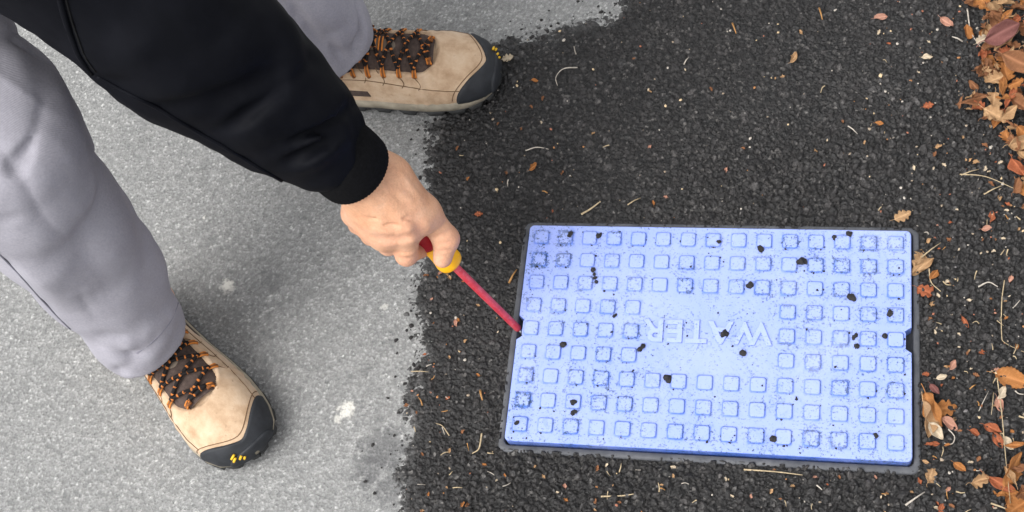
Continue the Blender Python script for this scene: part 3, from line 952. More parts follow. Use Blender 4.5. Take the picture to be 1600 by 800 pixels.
# thumb nail
ndir = (T3 - T2) / np.linalg.norm(T3 - T2)
hr = Sdf()
hv2 = Sdf(); hv2.cone(HD - upv * 0.005 - fw * 0.018, HD + upv * 0.05 - fw * 0.012, 0.083, 0.085, 0.02)
hv2.cut(HD + fw * 0.035, fw)
a_, b_ = nets(hv2.full, HD - 0.16, HD + 0.16, 0.008)
a_ = a_ + vnormals(a_, b_) * (0.004 * vnoise(a_, 60, 3))[:, None]
obj('hair', mesh_np('hair', a_, b_), MT['hair'], person)
for s_ in (-1, 1):
    e_ = HD + fw * 0.082 + V(0, 0.031 * s_, 0) + upv * 0.008
    sp = Sdf(); sp.cone(e_, e_ + V(0, 1e-4, 0), 0.011, 0.011)
    a_, b_ = nets(sp.full, e_ - 0.016, e_ + 0.016, 0.003)
    obj('eye', mesh_np('eye', a_, b_), MT['eye'], person)

# ---- jacket
jk = Sdf()
cuff0 = at(524, 238, 0.338)          # where the knit cuff joins the sleeve
cuff1 = at(556, 266, 0.300)          # mouth of the cuff
sl1 = at(488, 212, 0.360); sl2 = at(430, 168, 0.40); sl3 = at(368, 115, 0.45)
jk.chain([at(512, 229, 0.345), sl1, sl2, sl3, EL, SHR], [0.043, 0.053, 0.065, 0.073, 0.085, 0.100], 0.02)
jk.cone(HIPC + V(0.06, 0, 0.03), CH, 0.15, 0.165, 0.05)
jk.cone(CH - V(0.01, 0.11, 0), CH + V(0, 0.12, 0), 0.12, 0.12, 0.06)
jk.cone(CH, NK - V(0.02, 0, 0), 0.1, 0.075, 0.04)
jk.chain([SHL, ELL, WRL + (ELL - WRL) * 0.15], [0.085, 0.075, 0.055], 0.03)
J = jk.fold
J([(566, 182), (530, 196), (480, 214), (445, 232)], 0.018, 0.010)
J([(552, 150), (510, 165), (465, 180)], 0.020, 0.011)
J([(520, 215), (490, 245), (455, 268)], 0.016, 0.009)
J([(560, 165), (520, 185), (470, 205), (430, 225)], 0.008, 0.0085, 0.008, -1)
J([(528, 205), (495, 226), (462, 245), (425, 262)], 0.008, 0.0085, 0.008, -1)
J([(470, 130), (462, 170), (440, 205), (418, 232)], 0.008, 0.0085, 0.008, -1)
J([(500, 110), (480, 140), (440, 175), (380, 205), (345, 222)], 0.026, 0.008)
J([(480, 90), (430, 140), (370, 185), (340, 200)], 0.008, 0.0085, 0.008, -1)
J([(412, 20), (445, 55), (450, 100), (430, 130)], 0.024, 0.007)
J([(350, 45), (300, 90), (240, 112), (160, 118)], 0.010, 0.010, 0.012, -1)
J([(420, 40), (345, 85), (260, 130), (200, 142)], 0.030, 0.007)
J([(330, 5), (250, 55), (170, 95)], 0.03, 0.008)
J([(420, 120), (340, 150), (250, 165)], 0.010, 0.004, 0.014, -1)
jv, jq = nets(jk.full, V(-1.16, -0.12, 0.28), V(-0.34, 0.75, 1.14), 0.0044)
jn = vnormals(jv, jq)
jv = jv + jn * (0.0022 * vnoise(jv, 22, 41) + 0.0012 * vnoise(jv, 55, 42))[:, None]
jacket = obj('jacket', mesh_np('jacket', jv, jq), MT['jacket'], person)

def ring_sleeve(path, rads, seg=56, ribs=0.0, flat=1.0, closed=False):
    p = np.asarray(path); t = np.gradient(p, axis=0)
    vs, fs = [], []
    for i in range(len(p)):
        d = t[i] / np.linalg.norm(t[i]); a = np.cross(d, (0, 0, 1)); a /= np.linalg.norm(a); b = np.cross(d, a)
        for k in range(seg):
            th = 2 * math.pi * k / seg; r = rads[i] + ribs * math.cos(th * seg / 2)
            vs.append(p[i] + r * (math.cos(th) * a + flat * math.sin(th) * b))
    for i in range(len(p) - 1):
        for k in range(seg):
            fs.append((i * seg + k, i * seg + (k + 1) % seg, (i + 1) * seg + (k + 1) % seg, (i + 1) * seg + k))
    return vs, fs
cdv = cuff1 - cuff0
cp = [cuff0 - cdv * 0.35, cuff0 - cdv * 0.1, cuff0, cuff0 + cdv * 0.3, cuff0 + cdv * 0.7, cuff0 + cdv * 0.95, cuff0 + cdv * 1.03, cuff0 + cdv * 1.04, cuff0 + cdv * 0.9, cuff0 + cdv * 0.4]
cr_ = [0.036, 0.0405, 0.0420, 0.0432, 0.0432, 0.0425, 0.0405, 0.037, 0.0355, 0.0350]
cf = ring_sleeve(cp, cr_, 120, 0.0005)
obj('cuff', mesh_np('cuff', cf[0], cf[1]), MT['knit'], jacket)

def on_mesh(me_obj, pxs, lift):
    bt_ = bvhtree.BVHTree.FromPolygons([v.co for v in me_obj.data.vertices], [p.vertices for p in me_obj.data.polygons])
    out = []
    for p in pxs:
        h = bt_.ray_cast(Vector(CAMPOS), Vector(ray(*p)))
        if h[0] is not None:
            out.append(np.array(h[0] + h[1] * (lift if h[1].dot(Vector(ray(*p))) < 0 else -lift)))
    return np.array(out)
def seam_on(me_obj, pxs, r, lift, mat, name='seam', parent=None):
    pts = on_mesh(me_obj, dense(pxs, 6), lift)
    if len(pts) < 4: return
    keep = [0]
    for i in range(1, len(pts)):
        if np.linalg.norm(pts[i] - pts[keep[-1]]) < 0.05: keep.append(i)
    pts = pts[keep]
    for _ in range(4): pts[1:-1] = 0.5 * pts[1:-1] + 0.25 * (pts[:-2] + pts[2:])
    t_ = tube(pts, r, 6)
    obj(name, mesh_np(name, t_[0], t_[1]), mat, parent or me_obj)
seam_on(jacket, [(88, -20), (105, 40), (125, 90), (143, 114)], 0.0030, 0.0006, MT['jacket'])
seam_on(jacket, [(152, 118), (190, 140), (240, 164), (300, 200), (350, 228), (410, 264), (440, 281)], 0.0024, 0.0006, MT['jacket'])
seam_on(jacket, [(98, -20), (113, 35), (134, 92), (150, 112)], 0.0011, 0.0004, MT['seam'])

# ---- trousers
tr = Sdf()
hemR = at(230, 534, 0.085); hemL = at(516, 72, 0.088)
a1 = at(210, 510, 0.115); a2 = at(147, 420, 0.22); a3 = at(85, 345, 0.33)
tr.chain([hemR + (hemR - a2) * 0.28, a1, a2, a3, KNR, HIPR], [0.052, 0.050, 0.064, 0.070, 0.087, 0.118], 0.03)
b1 = at(500, 40, 0.13); b2 = at(455, -30, 0.22)
tr.chain([hemL + (hemL - b2) * 0.28, b1, b2, KNL, HIPL], [0.056, 0.058, 0.066, 0.085, 0.112], 0.03)
tr.cone(HIPR + V(0, 0.03, 0), HIPL - V(0, 0.03, 0), 0.135, 0.135, 0.05)
tr.cone(HIPC, HIPC + V(0.14, 0, 0.03), 0.15, 0.135, 0.05)
tr.cut(hemR - V(0, 0, 0.016) + V(0.01, -0.012, 0), V(0.40, -0.42, -0.80)) if False else None
F = tr.fold
F([(150, 243), (128, 255), (95, 295), (30, 335), (-20, 345)], 0.009, 0.016, 0.009, -1, True)
F([(150, 180), (120, 235), (108, 250)], 0.010, 0.008, 0.012, -1)
F([(90, 390), (120, 450), (150, 500)], 0.006, 0.008, 0.007, -1)
F([(30, 370), (50, 400), (90, 440)], 0.016, 0.010)
F([(118, 215), (80, 262), (20, 290)], 0.030, 0.009)
F([(150, 272), (110, 320), (60, 365), (10, 385)], 0.026, 0.008)
F([(168, 290), (178, 360), (205, 430), (232, 490)], 0.026, 0.007)
F([(205, 340), (240, 410), (262, 470)], 0.024, 0.007)
F([(45, 330), (70, 400), (110, 470)], 0.022, 0.006)
F([(60, 160), (48, 220), (20, 260)], 0.007, 0.009, 0.009, -1)
F([(10, 40), (40, 120), (35, 190)], 0.026, 0.004)
F([(70, 90), (90, 150), (100, 205)], 0.018, 0.007)
F([(262, 500), (230, 520), (190, 528), (160, 520)], 0.008, 0.010, 0.010, -1)
F([(278, 470), (262, 500), (230, 512), (195, 512)], 0.014, 0.009)
F([(240, 548), (205, 552), (172, 545), (150, 535)], 0.010, 0.013, 0.009, -1)
F([(205, 560), (190, 575), (180, 590)], 0.008, 0.010, 0.008, -1)
F([(170, 530), (200, 538), (235, 530)], 0.012, 0.009)
F([(262, 520), (240, 545), (225, 566)], 0.012, 0.005)
F([(165, 535), (182, 560), (200, 572)], 0.010, 0.005)
F([(440, 4), (500, 30), (540, 62), (552, 95)], 0.007, 0.010, 0.008, -1)
F([(470, 4), (530, 25), (566, 50), (574, 80)], 0.018, 0.008)
F([(520, 80), (535, 60), (548, 20)], 0.016, 0.005)
F([(500, 55), (530, 85), (545, 112)], 0.008, 0.010, 0.010, -1)
F([(452, 0), (480, 40), (505, 75), (520, 100)], 0.006, 0.009, 0.007, -1)
F([(555, 0), (560, 40), (556, 85)], 0.008, 0.009, 0.010, -1)
def trz(P):
    d = tr.full(P)
    for hem, n in ((hemR, V(0.30, -0.34, -0.90)), (hemL, V(0.36, 0.02, -0.93))):
        n = n / np.linalg.norm(n)
        near_ = np.linalg.norm(P - hem, axis=1) < 0.16
        c = (P - hem) @ n - 0.006 + 0.006 * vnoise(P, 22, 90)
        d = np.where(near_, np.maximum(d, c), d)
    # hollow mouth so that the shoe's collar goes up into the leg
    for hem, up_, r in ((hemR, a2, 0.046), (hemL, b2, 0.050)):
        d = np.maximum(d, -rc(P, hem - (up_ - hem) * 0.4, hem + (up_ - hem) * 0.35, r, r * 0.9))
    return d
tv, tq = nets(trz, V(-1.16, -0.16, 0.03), V(-0.38, 0.58, 1.00), 0.0038)
tn = vnormals(tv, tq)
def creases(v, fx, fy, fz, seed, amp, sharp=5):
    """thin soft-sided cloth ridges, longer along one axis, present only in places"""
    Q = v @ np.array([fx, fy, fz]).T
    Q = Q + 0.35 * np.stack([vnoise(v, 9, seed + 1), vnoise(v, 9, seed + 2), vnoise(v, 9, seed + 3)], 1)
    return amp * (1 - np.abs(vnoise(Q, 1.0, seed))) ** sharp * sstep(-0.2, 0.5, vnoise(v, 6, seed + 5))
legd = (KNR - hemR) / np.linalg.norm(KNR - hemR)
s1 = np.cross(legd, (0, 0, 1.0)); s1 /= np.linalg.norm(s1); s2 = np.cross(legd, s1)
tv = tv + tn * (0.0014 * vnoise(tv, 17, 51) + 0.0010 * vnoise(tv, 44, 52)
                + creases(tv, legd * 5 + s1 * 6, s1 * 15, s2 * 15, 61, 0.0022) - creases(tv, legd * 4 - s1 * 5, s1 * 17, s2 * 17, 71, 0.0050, 12))[:, None]
trousers = obj('trousers', mesh_np('trousers', tv, tq), MT['trouser'], person)
seam_on(trousers, [(-5, 392), (30, 428), (60, 462), (95, 500), (130, 532)], 0.0012, 0.0003, MT['gseam'])
seam_on(trousers, [(282, 462), (268, 502), (240, 534), (214, 552)], 0.0009, 0.0002, MT['gseam'])

# ---- hiking shoes
SHX = np.array([0.0, 0.006, 0.02, 0.05, 0.09, 0.13, 0.17, 0.205, 0.235, 0.26, 0.28, 0.293, 0.300])
SHW = np.array([0.0, 0.021, 0.034, 0.0405, 0.042, 0.0445, 0.0500, 0.0545, 0.0550, 0.0510, 0.0425, 0.0290, 0.0])
SHC = np.array([0.0, 0.0, 0.0, 0.0, 0.001, 0.003, 0.004, 0.0035, 0.003, 0.004, 0.006, 0.008, 0.009])      # the last bends to the inner side
UHX = np.array([0.0, 0.02, 0.05, 0.08, 0.10, 0.13, 0.16, 0.19, 0.215, 0.24, 0.265, 0.285, 0.296, 0.300])
UH = np.array([0.105, 0.118, 0.122, 0.122, 0.119, 0.110, 0.099, 0.089, 0.080, 0.073, 0.066, 0.056, 0.043, 0.030])
def sw(x): return np.interp(x, SHX, SHW)
def sc(x): return np.interp(x, SHX, SHC)
def uh(x): return np.interp(x, UHX, UH)
ZS = 0.026
def surf(x, a, off=0.0):
    """point on the upper at length x, angle a (0 outer edge .. pi inner edge)"""
    w_ = max(sw(x) - 0.0015, 0.0008); h_ = uh(x) - ZS; n = 2.35 if x > 0.17 else 2.0 + 0.35 * max(0, (x - 0.08)) / 0.09
    ca, sa = math.cos(a), math.sin(a)
    y = sc(x) - w_ * math.copysign(abs(ca) ** (2 / n), ca); z = ZS - 0.004 + (h_ + 0.004) * abs(sa) ** (2 / n)
    return V(x, y, z)
def sn(x, a):
    e = 1e-3
    u = surf(min(x + e, 0.2995), a) - surf(max(x - e, 0.0005), a); v = surf(x, min(a + 0.02, math.pi)) - surf(x, max(a - 0.02, 0))
    n = np.cross(u, v); l = np.linalg.norm(n)
    n = n / l if l > 1e-12 else V(0, 0, 1)
    c = V(x * 0.9, sc(x), 0.02)
    return n if n @ (surf(x, a) - c) > 0 else -n
def sp_(x, a, off): return surf(x, a) + sn(x, a) * off
def a_of_y(x, y):
    """angle on the upper above the sideways place y (measured from the centre line)"""
    w_ = max(sw(x) - 0.0015, 0.0008); n = 2.35
    q = max(-0.999, min(0.999, -(y) / w_)); return math.acos(math.copysign(abs(q) ** (n / 2), q))
def shell(x0f, x1f, a0, a1, nx, na, thick, ripple=None):
    """raised shell lying on the upper between x0f(a)..x1f(a) and a0..a1, edges turned down"""
    vs = []
    for j in range(na + 1):
        a = a0 + (a1 - a0) * j / na
        for i in range(nx + 1):
            x = x0f(a) + (x1f(a) - x0f(a)) * i / nx
            edge = min(i, nx - i, j, na - j)
            off = -0.0012 if edge == 0 else (thick * 0.75 if edge == 1 else thick)
            if ripple: off += ripple(x, a)
            vs.append(sp_(x, a, off))
    fs = [(j * (nx + 1) + i, j * (nx + 1) + i + 1, (j + 1) * (nx + 1) + i + 1, (j + 1) * (nx + 1) + i) for j in range(na) for i in range(nx)]
    return vs, fs

THX0, THX1, THY = 0.075, 0.226, 0.0335
def throat_half(x):
    if x > THX1: return -1
    fr_ = (THX1 - x) / 0.030
    return THY * (1 if fr_ > 1 else math.sqrt(max(0, 1 - (1 - fr_) ** 2))) * (1 - 0.1 * (THX1 - x) / 0.15)

def shoe_parts():
    P = {}
    # upper: full lofted skin, sunken inside the throat so the tan quarters stand proud as a rim
    xs = np.concatenate([np.linspace(0.0008, 0.07, 16), np.linspace(0.075, 0.235, 66), np.linspace(0.24, 0.2995, 24)])
    na = 72; vs = []
    for x in xs:
        for j in range(na + 1):
            a = math.pi * j / na
            p = surf(x, a); th = throat_half(x); off = 0.0
            if th > 0 and x > 0.06:
                d = th - abs(p[1] - sc(x))
                if math.sin(a) > 0.3:
                    off = -0.0055 * float(sstep(-0.0012, 0.0016, d)) + 0.0012 * math.exp(-((d + 0.0028) / 0.002) ** 2)
            # slight creasing across the flex line
            off += 0.0008 * math.sin(x * 420 + 2.0 * math.cos(a)) * math.exp(-((x - 0.205) / 0.02) ** 2)
            vs.append(p + sn(x, a) * off)
    fs = [(i * (na + 1) + j, (i + 1) * (na + 1) + j, (i + 1) * (na + 1) + j + 1, i * (na + 1) + j + 1) for i in range(len(xs) - 1) for j in range(na)]
    # close the toe and heel seams
    fs.append(tuple((len(xs) - 1) * (na + 1) + j for j in range(na + 1))); fs.append(tuple(range(na + 1))[::-1])
    P['upper'] = (vs, fs)
    # tongue: padded brown mesh in the throat
    vs = []; nx, ny = 40, 16
    for i in range(nx + 1):
        x = 0.07 + (0.2205 - 0.07) * i / nx; th = max(throat_half(x), 0.001) + 0.0012
        for j in range(ny + 1):
            y = th * (2 * j / ny - 1)
            a = a_of_y(x, y); u = abs(2 * j / ny - 1)
            off = -0.0030 + 0.0032 * (1 - u ** 2) + 0.0014 * math.sin(x * 260) * (1 - u)
            vs.append(sp_(x, a, off))
    fs = [(i * (ny + 1) + j, (i + 1) * (ny + 1) + j, (i + 1) * (ny + 1) + j + 1, i * (ny + 1) + j + 1) for i in range(nx) for j in range(ny)]
    P['tongue'] = (vs, fs)
    def tpatch(x0, x1, yh, rnd):
        vs = []; n = 10
        for i in range(n + 1):
            x = x0 + (x1 - x0) * i / n
            yy = yh * (1 if not rnd else math.sqrt(max(0.02, 1 - (max(0, (x - x0) / (x1 - x0))) ** 3)))
            for j in range(9):
                y = yy * (j / 4 - 1)
                e = min(i, n - i, j, 8 - j)
                u = abs(y) / max(throat_half(x), 0.01)
                vs.append(sp_(x, a_of_y(x, y), (-0.0030 + 0.0032 * (1 - u * u) + 0.0014 * math.sin(x * 260) * (1 - u)) + (0.0013 if e else 0.0)))
        fs = [(i * 9 + j, (i + 1) * 9 + j, (i + 1) * 9 + j + 1, i * 9 + j + 1) for i in range(n) for j in range(8)]
        return vs, fs
    P['tongue_patches'] = [tpatch(0.128, 0.150, 0.0105, False), tpatch(0.156, 0.172, 0.0105, True)]
    # orange keeper bars between the patches
    kb = []
    for xo in (0.1465, 0.1510, 0.1555):
        pts = [sp_(xo, a_of_y(xo, y), 0.0016 + 0.0026 * (1 - (y / 0.012) ** 2)) for y in np.linspace(-0.011, 0.011, 9)]
        kb.append(tube(pts, 0.0012, 6))
    P['keeper'] = join(kb)
    # eyelet webbing loops and lace path
    ex = [0.211, 0.196, 0.176, 0.155, 0.134, 0.113, 0.095]
    eyelets = []
    tops = {1: [], -1: []}
    for i, x in enumerate(ex):
        for s in (1, -1):
            lo_, lb_ = [], []
            y0 = s * (throat_half(x) + 0.0035) if i else s * 0.010
            if i == 0:      # the frontmost pair sits on the round end of the throat
                y0 = s * 0.0205; x_ = x + 0.005
            else: x_ = x
            y1 = y0 - s * 0.008
            for dx in ((-0.0024, 0.0024) if True else (0,)):
                pts = [sp_(x_ + dx, a_of_y(x_, y0), -0.001), sp_(x_ + dx, a_of_y(x_, y0), 0.0022), sp_(x_ + dx * 0.8 - (0.002 if i == 0 else 0), a_of_y(x_, (y0 + y1) / 2), 0.0030), sp_(x_ + dx * 0.4 - (0.004 if i == 0 else 0), a_of_y(x_, y1), 0.0016)]
                lo_.append(tube(bez(pts, 9), 0.00115, 6))
            pts = [sp_(x_, a_of_y(x_, y0 + s * 0.001), 0.0008), sp_(x_, a_of_y(x_, (y0 + y1) / 2), 0.0022), sp_(x_, a_of_y(x_, y1), 0.0010)]
            lb_.append(tube(bez(pts, 6), 0.0024, 6))
            eyelets.append((join(lb_), join(lo_)))
            tops[s].append((x_ - (0.004 if i == 0 else 0.001), y1 + s * 0.001))
    P['eyelets'] = eyelets
    def L(x, y, off): return sp_(x, a_of_y(x, y), off)
    lc = []
    # crossed rows
    for i in range(len(ex) - 1):
        for s in (1, -1):
            xa, ya = tops[s][i]; xb, yb = tops[-s][i + 1]
            up_ = 0.0052 if s > 0 else 0.0030
            pts = [L(xa, ya, 0.0026), L(xa + (xb - xa) * 0.3, ya + (yb - ya) * 0.3, 0.0036), L((xa + xb) / 2, (ya + yb) / 2, up_), L(xa + (xb - xa) * 0.7, ya + (yb - ya) * 0.7, 0.0036), L(xb, yb, 0.0026)]
            lc.append(tube(bez(pts, 16), 0.0024, 7))
    xa, ya = tops[1][0]; xb, yb = tops[-1][0]
    lc.append(tube(bez([L(xa, ya, 0.0024), L(xa + 0.001, 0, 0.0044), L(xb, yb, 0.0024)], 12), 0.0024, 7))
    # knot and bow: two loops that fall to the sides, two loose ends
    K = L(0.108, 0.0, 0.0105)
    lc.append(tube(bez([K + V(0.004, -0.007, -0.002), K + V(0.0, -0.002, 0.003), K + V(-0.004, 0.006, 0.001), K + V(0.002, 0.008, -0.003), K + V(0.004, 0.0, -0.004), K + V(0.0, -0.006, 0)], 30), 0.0024, 7))
    def S(x, y, o): return sp_(x, a_of_y(x, y), o)
    lc.append(tube(bez([K, K + V(-0.006, -0.010, 0.003), S(0.108, -0.026, 0.008), S(0.118, -0.0345, 0.009), S(0.134, -0.033, 0.007), S(0.136, -0.024, 0.007), S(0.124, -0.014, 0.008), K], 60), 0.0017, 7))
    lc.append(tube(bez([K, K + V(-0.004, 0.010, 0.003), S(0.098, 0.024, 0.008), S(0.104, 0.031, 0.008), S(0.118, 0.028, 0.008), S(0.122, 0.016, 0.007), K], 56), 0.0017, 7))
    lc.append(tube(bez([K, S(0.122, 0.010, 0.006), S(0.131, 0.018, 0.006), S(0.126, 0.025, 0.005)], 30), 0.0016, 7))
    lc.append(tube(bez([K, S(0.120, -0.008, 0.007), S(0.140, -0.010, 0.007), S(0.150, -0.020, 0.006)], 34), 0.0016, 7))
    P['laces'] = join(lc)
    # toe cap: thick rubber bumper, its upper edge an arc that follows the toe outline
    def cap_x(a):                 # back edge of the cap at angle a
        t = math.cos(a)           # 1 outer .. -1 inner
        return 0.2865 - 0.034 * abs(t) ** 1.6 - (0.010 if t < 0 else 0.0) * abs(t) ** 2
    P['toe_cap'] = shell(cap_x, lambda a: 0.2994, 0.0, math.pi, 16, 48, 0.0030)
    P['toe_bumper'] = shell(lambda a: 0.2940 - 0.006 * abs(math.cos(a)) ** 2, lambda a: 0.2996, 0.0, math.pi * 0.999, 10, 40, 0.0052)
    # stitch lines on the tan quarters
    st = []
    def stitch(pts):
        st.append(tube([sp_(x, a, 0.0004) for x, a in pts], 0.00055, 5))
    n = 40
    for s in (0, 1):
        f = (lambda a: a) if s == 0 else (lambda a: math.pi - a)
        stitch([(0.05 + 0.205 * i / n, f(0.46 + 0.10 * math.sin(i / n * 3.0))) for i in range(n + 1)])
        for xq in (0.125, 0.150, 0.176, 0.198):
            stitch([(xq + 0.004 * math.sin(i * 0.5), f(0.50 + 0.42 * i / 10)) for i in range(11)])
        stitch([(0.08 + 0.012 * math.sin(i / 8), f(0.30 + 0.75 * i / 14)) for i in range(15)])
    stitch([(cap_x(math.pi * i / n) - 0.0045, math.pi * i / n) for i in range(2, n - 1)])
    P['stitching'] = join(st)
    # midsole (dusty foam wall) and outsole with lugs
    def slab(z0, z1, grow0, grow1, lug=False):
        out = []
        m_ = 90
        # outline running round the sole
        xs_ = np.concatenate([0.15 - 0.15 * np.cos(np.linspace(0, math.pi, m_))])
        ol = [(x, sc(x) + sw(x)) for x in xs_] + [(x, sc(x) - sw(x)) for x in xs_[::-1][1:-1]]
        c = np.array(ol); cen = np.array([0.15, 0.003])
        vs, fs = [], []
        tg = np.roll(c, -1, 0) - np.roll(c, 1, 0); nr = np.stack([tg[:, 1], -tg[:, 0]], 1); nr /= np.linalg.norm(nr, axis=1)[:, None]
        if ((c - cen) * nr).sum() < 0: nr = -nr
        spring = 0.010 * sstep(0.24, 0.30, c[:, 0]) + 0.004 * sstep(0.05, 0.0, c[:, 0])
        lays = [(z0, grow0 - 0.003), (z0 + 0.0015, grow0), ((z0 + z1) / 2, (grow0 + grow1) / 2 + 0.0006), (z1 - 0.001, grow1), (z1, grow1 - 0.003)]
        for li, (z, g) in enumerate(lays):
            for k in range(len(c)):
                zz = z; gg = g
                if lug and li <= 2:
                    gate = math.sin(k * 2 * math.pi / 7.2) > 0.35
                    if gate: zz = z + (0.006 if li < 2 else 0.002); gg = g - 0.0025
                vs.append((c[k, 0] + nr[k, 0] * gg, c[k, 1] + nr[k, 1] * gg, zz + spring[k] * (1 if z0 < 0.012 else 1)))
        N_ = len(c)
        for i in range(len(lays) - 1):
            for k in range(N_):
                fs.append((i * N_ + k, i * N_ + (k + 1) % N_, (i + 1) * N_ + (k + 1) % N_, (i + 1) * N_ + k))
        # top and bottom as strips across the sole
        for base_, rev in ((0, True), ((len(lays) - 1) * N_, False)):
            h_ = m_
            for k in range(m_ - 1):
                l0, l1 = k, k + 1
                r0 = (N_ - k) % N_ if k else 0
                r1 = N_ - (k + 1) if k + 1 < m_ - 1 else m_ - 1
                q = [base_ + l0, base_ + l1, base_ + r1, base_ + r0]
                q = list(dict.fromkeys(q))
                if len(q) > 2: fs.append(tuple(q[::-1] if rev else q))
        return vs, fs
    P['outsole'] = slab(0.0, 0.014, 0.0005, 0.0015, True)
    P['midsole'] = slab(0.0122, 0.0285, 0.0010, -0.0006)
    # dark side slot on the inner rand
    P['side_panel'] = shell(lambda a: 0.085, lambda a: 0.128 - 0.02 * (a - 0.16), 0.14, 0.30, 14, 6, 0.0012)
    # small yellow mark on the toe of the outsole
    mk = []
    for i, (dx, da) in enumerate(((-0.0040, 0.10), (-0.0012, -0.04), (0.0012, 0.10), (0.0032, -0.02))):
        mk.append(tube([sp_(0.2930 + dx * 0.8, 0.80 + da - 0.13, 0.0054), sp_(0.2930 + dx * 0.8, 0.80 + da, 0.0058), sp_(0.2930 + dx * 0.8, 0.80 + da + 0.13, 0.0054)], 0.0017, 6))
    P['toe_mark'] = join(mk)
    return P
SHOE = shoe_parts()

def make_shoe(pos, yaw, mirror, label):
    root = empty('shoe', tuple(pos), person)
    root.rotation_euler = (0, 0, yaw)
    root['label'] = label
    def add(name, vf, mat, attrs=None, parent=root):
        v = np.array(vf[0], float); f = vf[1]
        if mirror:
            v = v * V(1, -1, 1); f = [tuple(reversed(q)) for q in f]
        o = obj(name, mesh_np(name, v, f, True, attrs), mat, parent)
        return o
    add('upper', SHOE['upper'], MT['nubuck'])
    add('tongue', SHOE['tongue'], MT['tongue'])
    for t in SHOE['tongue_patches']: add('tongue_patch', t, MT['patch'])
    add('lace_keeper', SHOE['keeper'], MT['orange'])
    for eb, eo in SHOE['eyelets']:
        vv, ff, _ = join([eb, eo])
        o = add('eyelet', (vv, ff), MT['bweb'])
        o.data.materials.append(MT['orange'])
        mi = np.zeros(len(o.data.polygons), np.int32); mi[len(eb[1]):] = 1
        o.data.polygons.foreach_set('material_index', mi)
    add('laces', SHOE['laces'], MT['lace'], dict(along=SHOE['laces'][2]))
    add('toe_cap', SHOE['toe_cap'], MT['rubber'])
    add('toe_bumper', SHOE['toe_bumper'], MT['rubber'])
    add('stitching', SHOE['stitching'], MT['thread'])
    add('outsole', SHOE['outsole'], MT['outsole'])
    add('midsole', SHOE['midsole'], MT['midsole'])
    sp = SHOE['side_panel']
    vv = [V(p[0], 2 * sc(p[0]) - p[1], p[2]) for p in sp[0]]
    add('side_panel', (vv, [tuple(reversed(q)) for q in sp[1]]), MT['tongue'])
    add('toe_mark', SHOE['toe_mark'], MT['yellow_mark'])
    return root
rdir = math.radians(-42.5)
rtoe = V(-0.547, -0.187)
make_shoe((rtoe[0] - 0.30 * math.cos(rdir), rtoe[1] - 0.30 * math.sin(rdir), GZ), rdir, False, 'tan hiking shoe on the bare grey road, pointing down and right')
ldir = math.radians(3)
ltoe = V(-0.299, 0.373)
make_shoe((ltoe[0] - 0.30 * math.cos(ldir), ltoe[1] - 0.30 * math.sin(ldir), GZ + 0.002), ldir, True, 'tan hiking shoe with its toe on the edge of the dark asphalt')

# ---------------------------------------------------------------- leaves, stalks, chips
LM = dict(
    brown=m_leaf('brown_leaf', (0.17, 0.070, 0.032), (0.33, 0.150, 0.068), (0.10, 0.035, 0.02)),
    tan=m_leaf('tan_leaf', (0.34, 0.195, 0.095), (0.52, 0.33, 0.175), (0.22, 0.10, 0.04)),
    orange=m_leaf('orange_leaf', (0.30, 0.112, 0.030), (0.46, 0.200, 0.062), (0.20, 0.06, 0.02)),
    rust=m_leaf('rust_leaf', (0.27, 0.07, 0.03), (0.42, 0.14, 0.06), (0.12, 0.03, 0.02)),
    purple=m_leaf('purple_leaf', (0.15, 0.055, 0.050), (0.24, 0.10, 0.085), (0.08, 0.03, 0.03)),
    pink=m_leaf('pinkish_leaf', (0.42, 0.20, 0.14), (0.52, 0.29, 0.21), (0.25, 0.1, 0.06)),
    cream=m_leaf('cream_leaf', (0.52, 0.42, 0.30), (0.66, 0.56, 0.42), (0.35, 0.2, 0.1)))
STRAW = simple('dry_straw', (0.38, 0.30, 0.19), 0.8, 0.2, 0.3, 200)
STALK = simple('grey_stalk', (0.40, 0.36, 0.31), 0.8, 0.2, 0.3, 200)
ORST = simple('orange_stalk', (0.36, 0.19, 0.07), 0.8, 0.2, 0.3, 200)

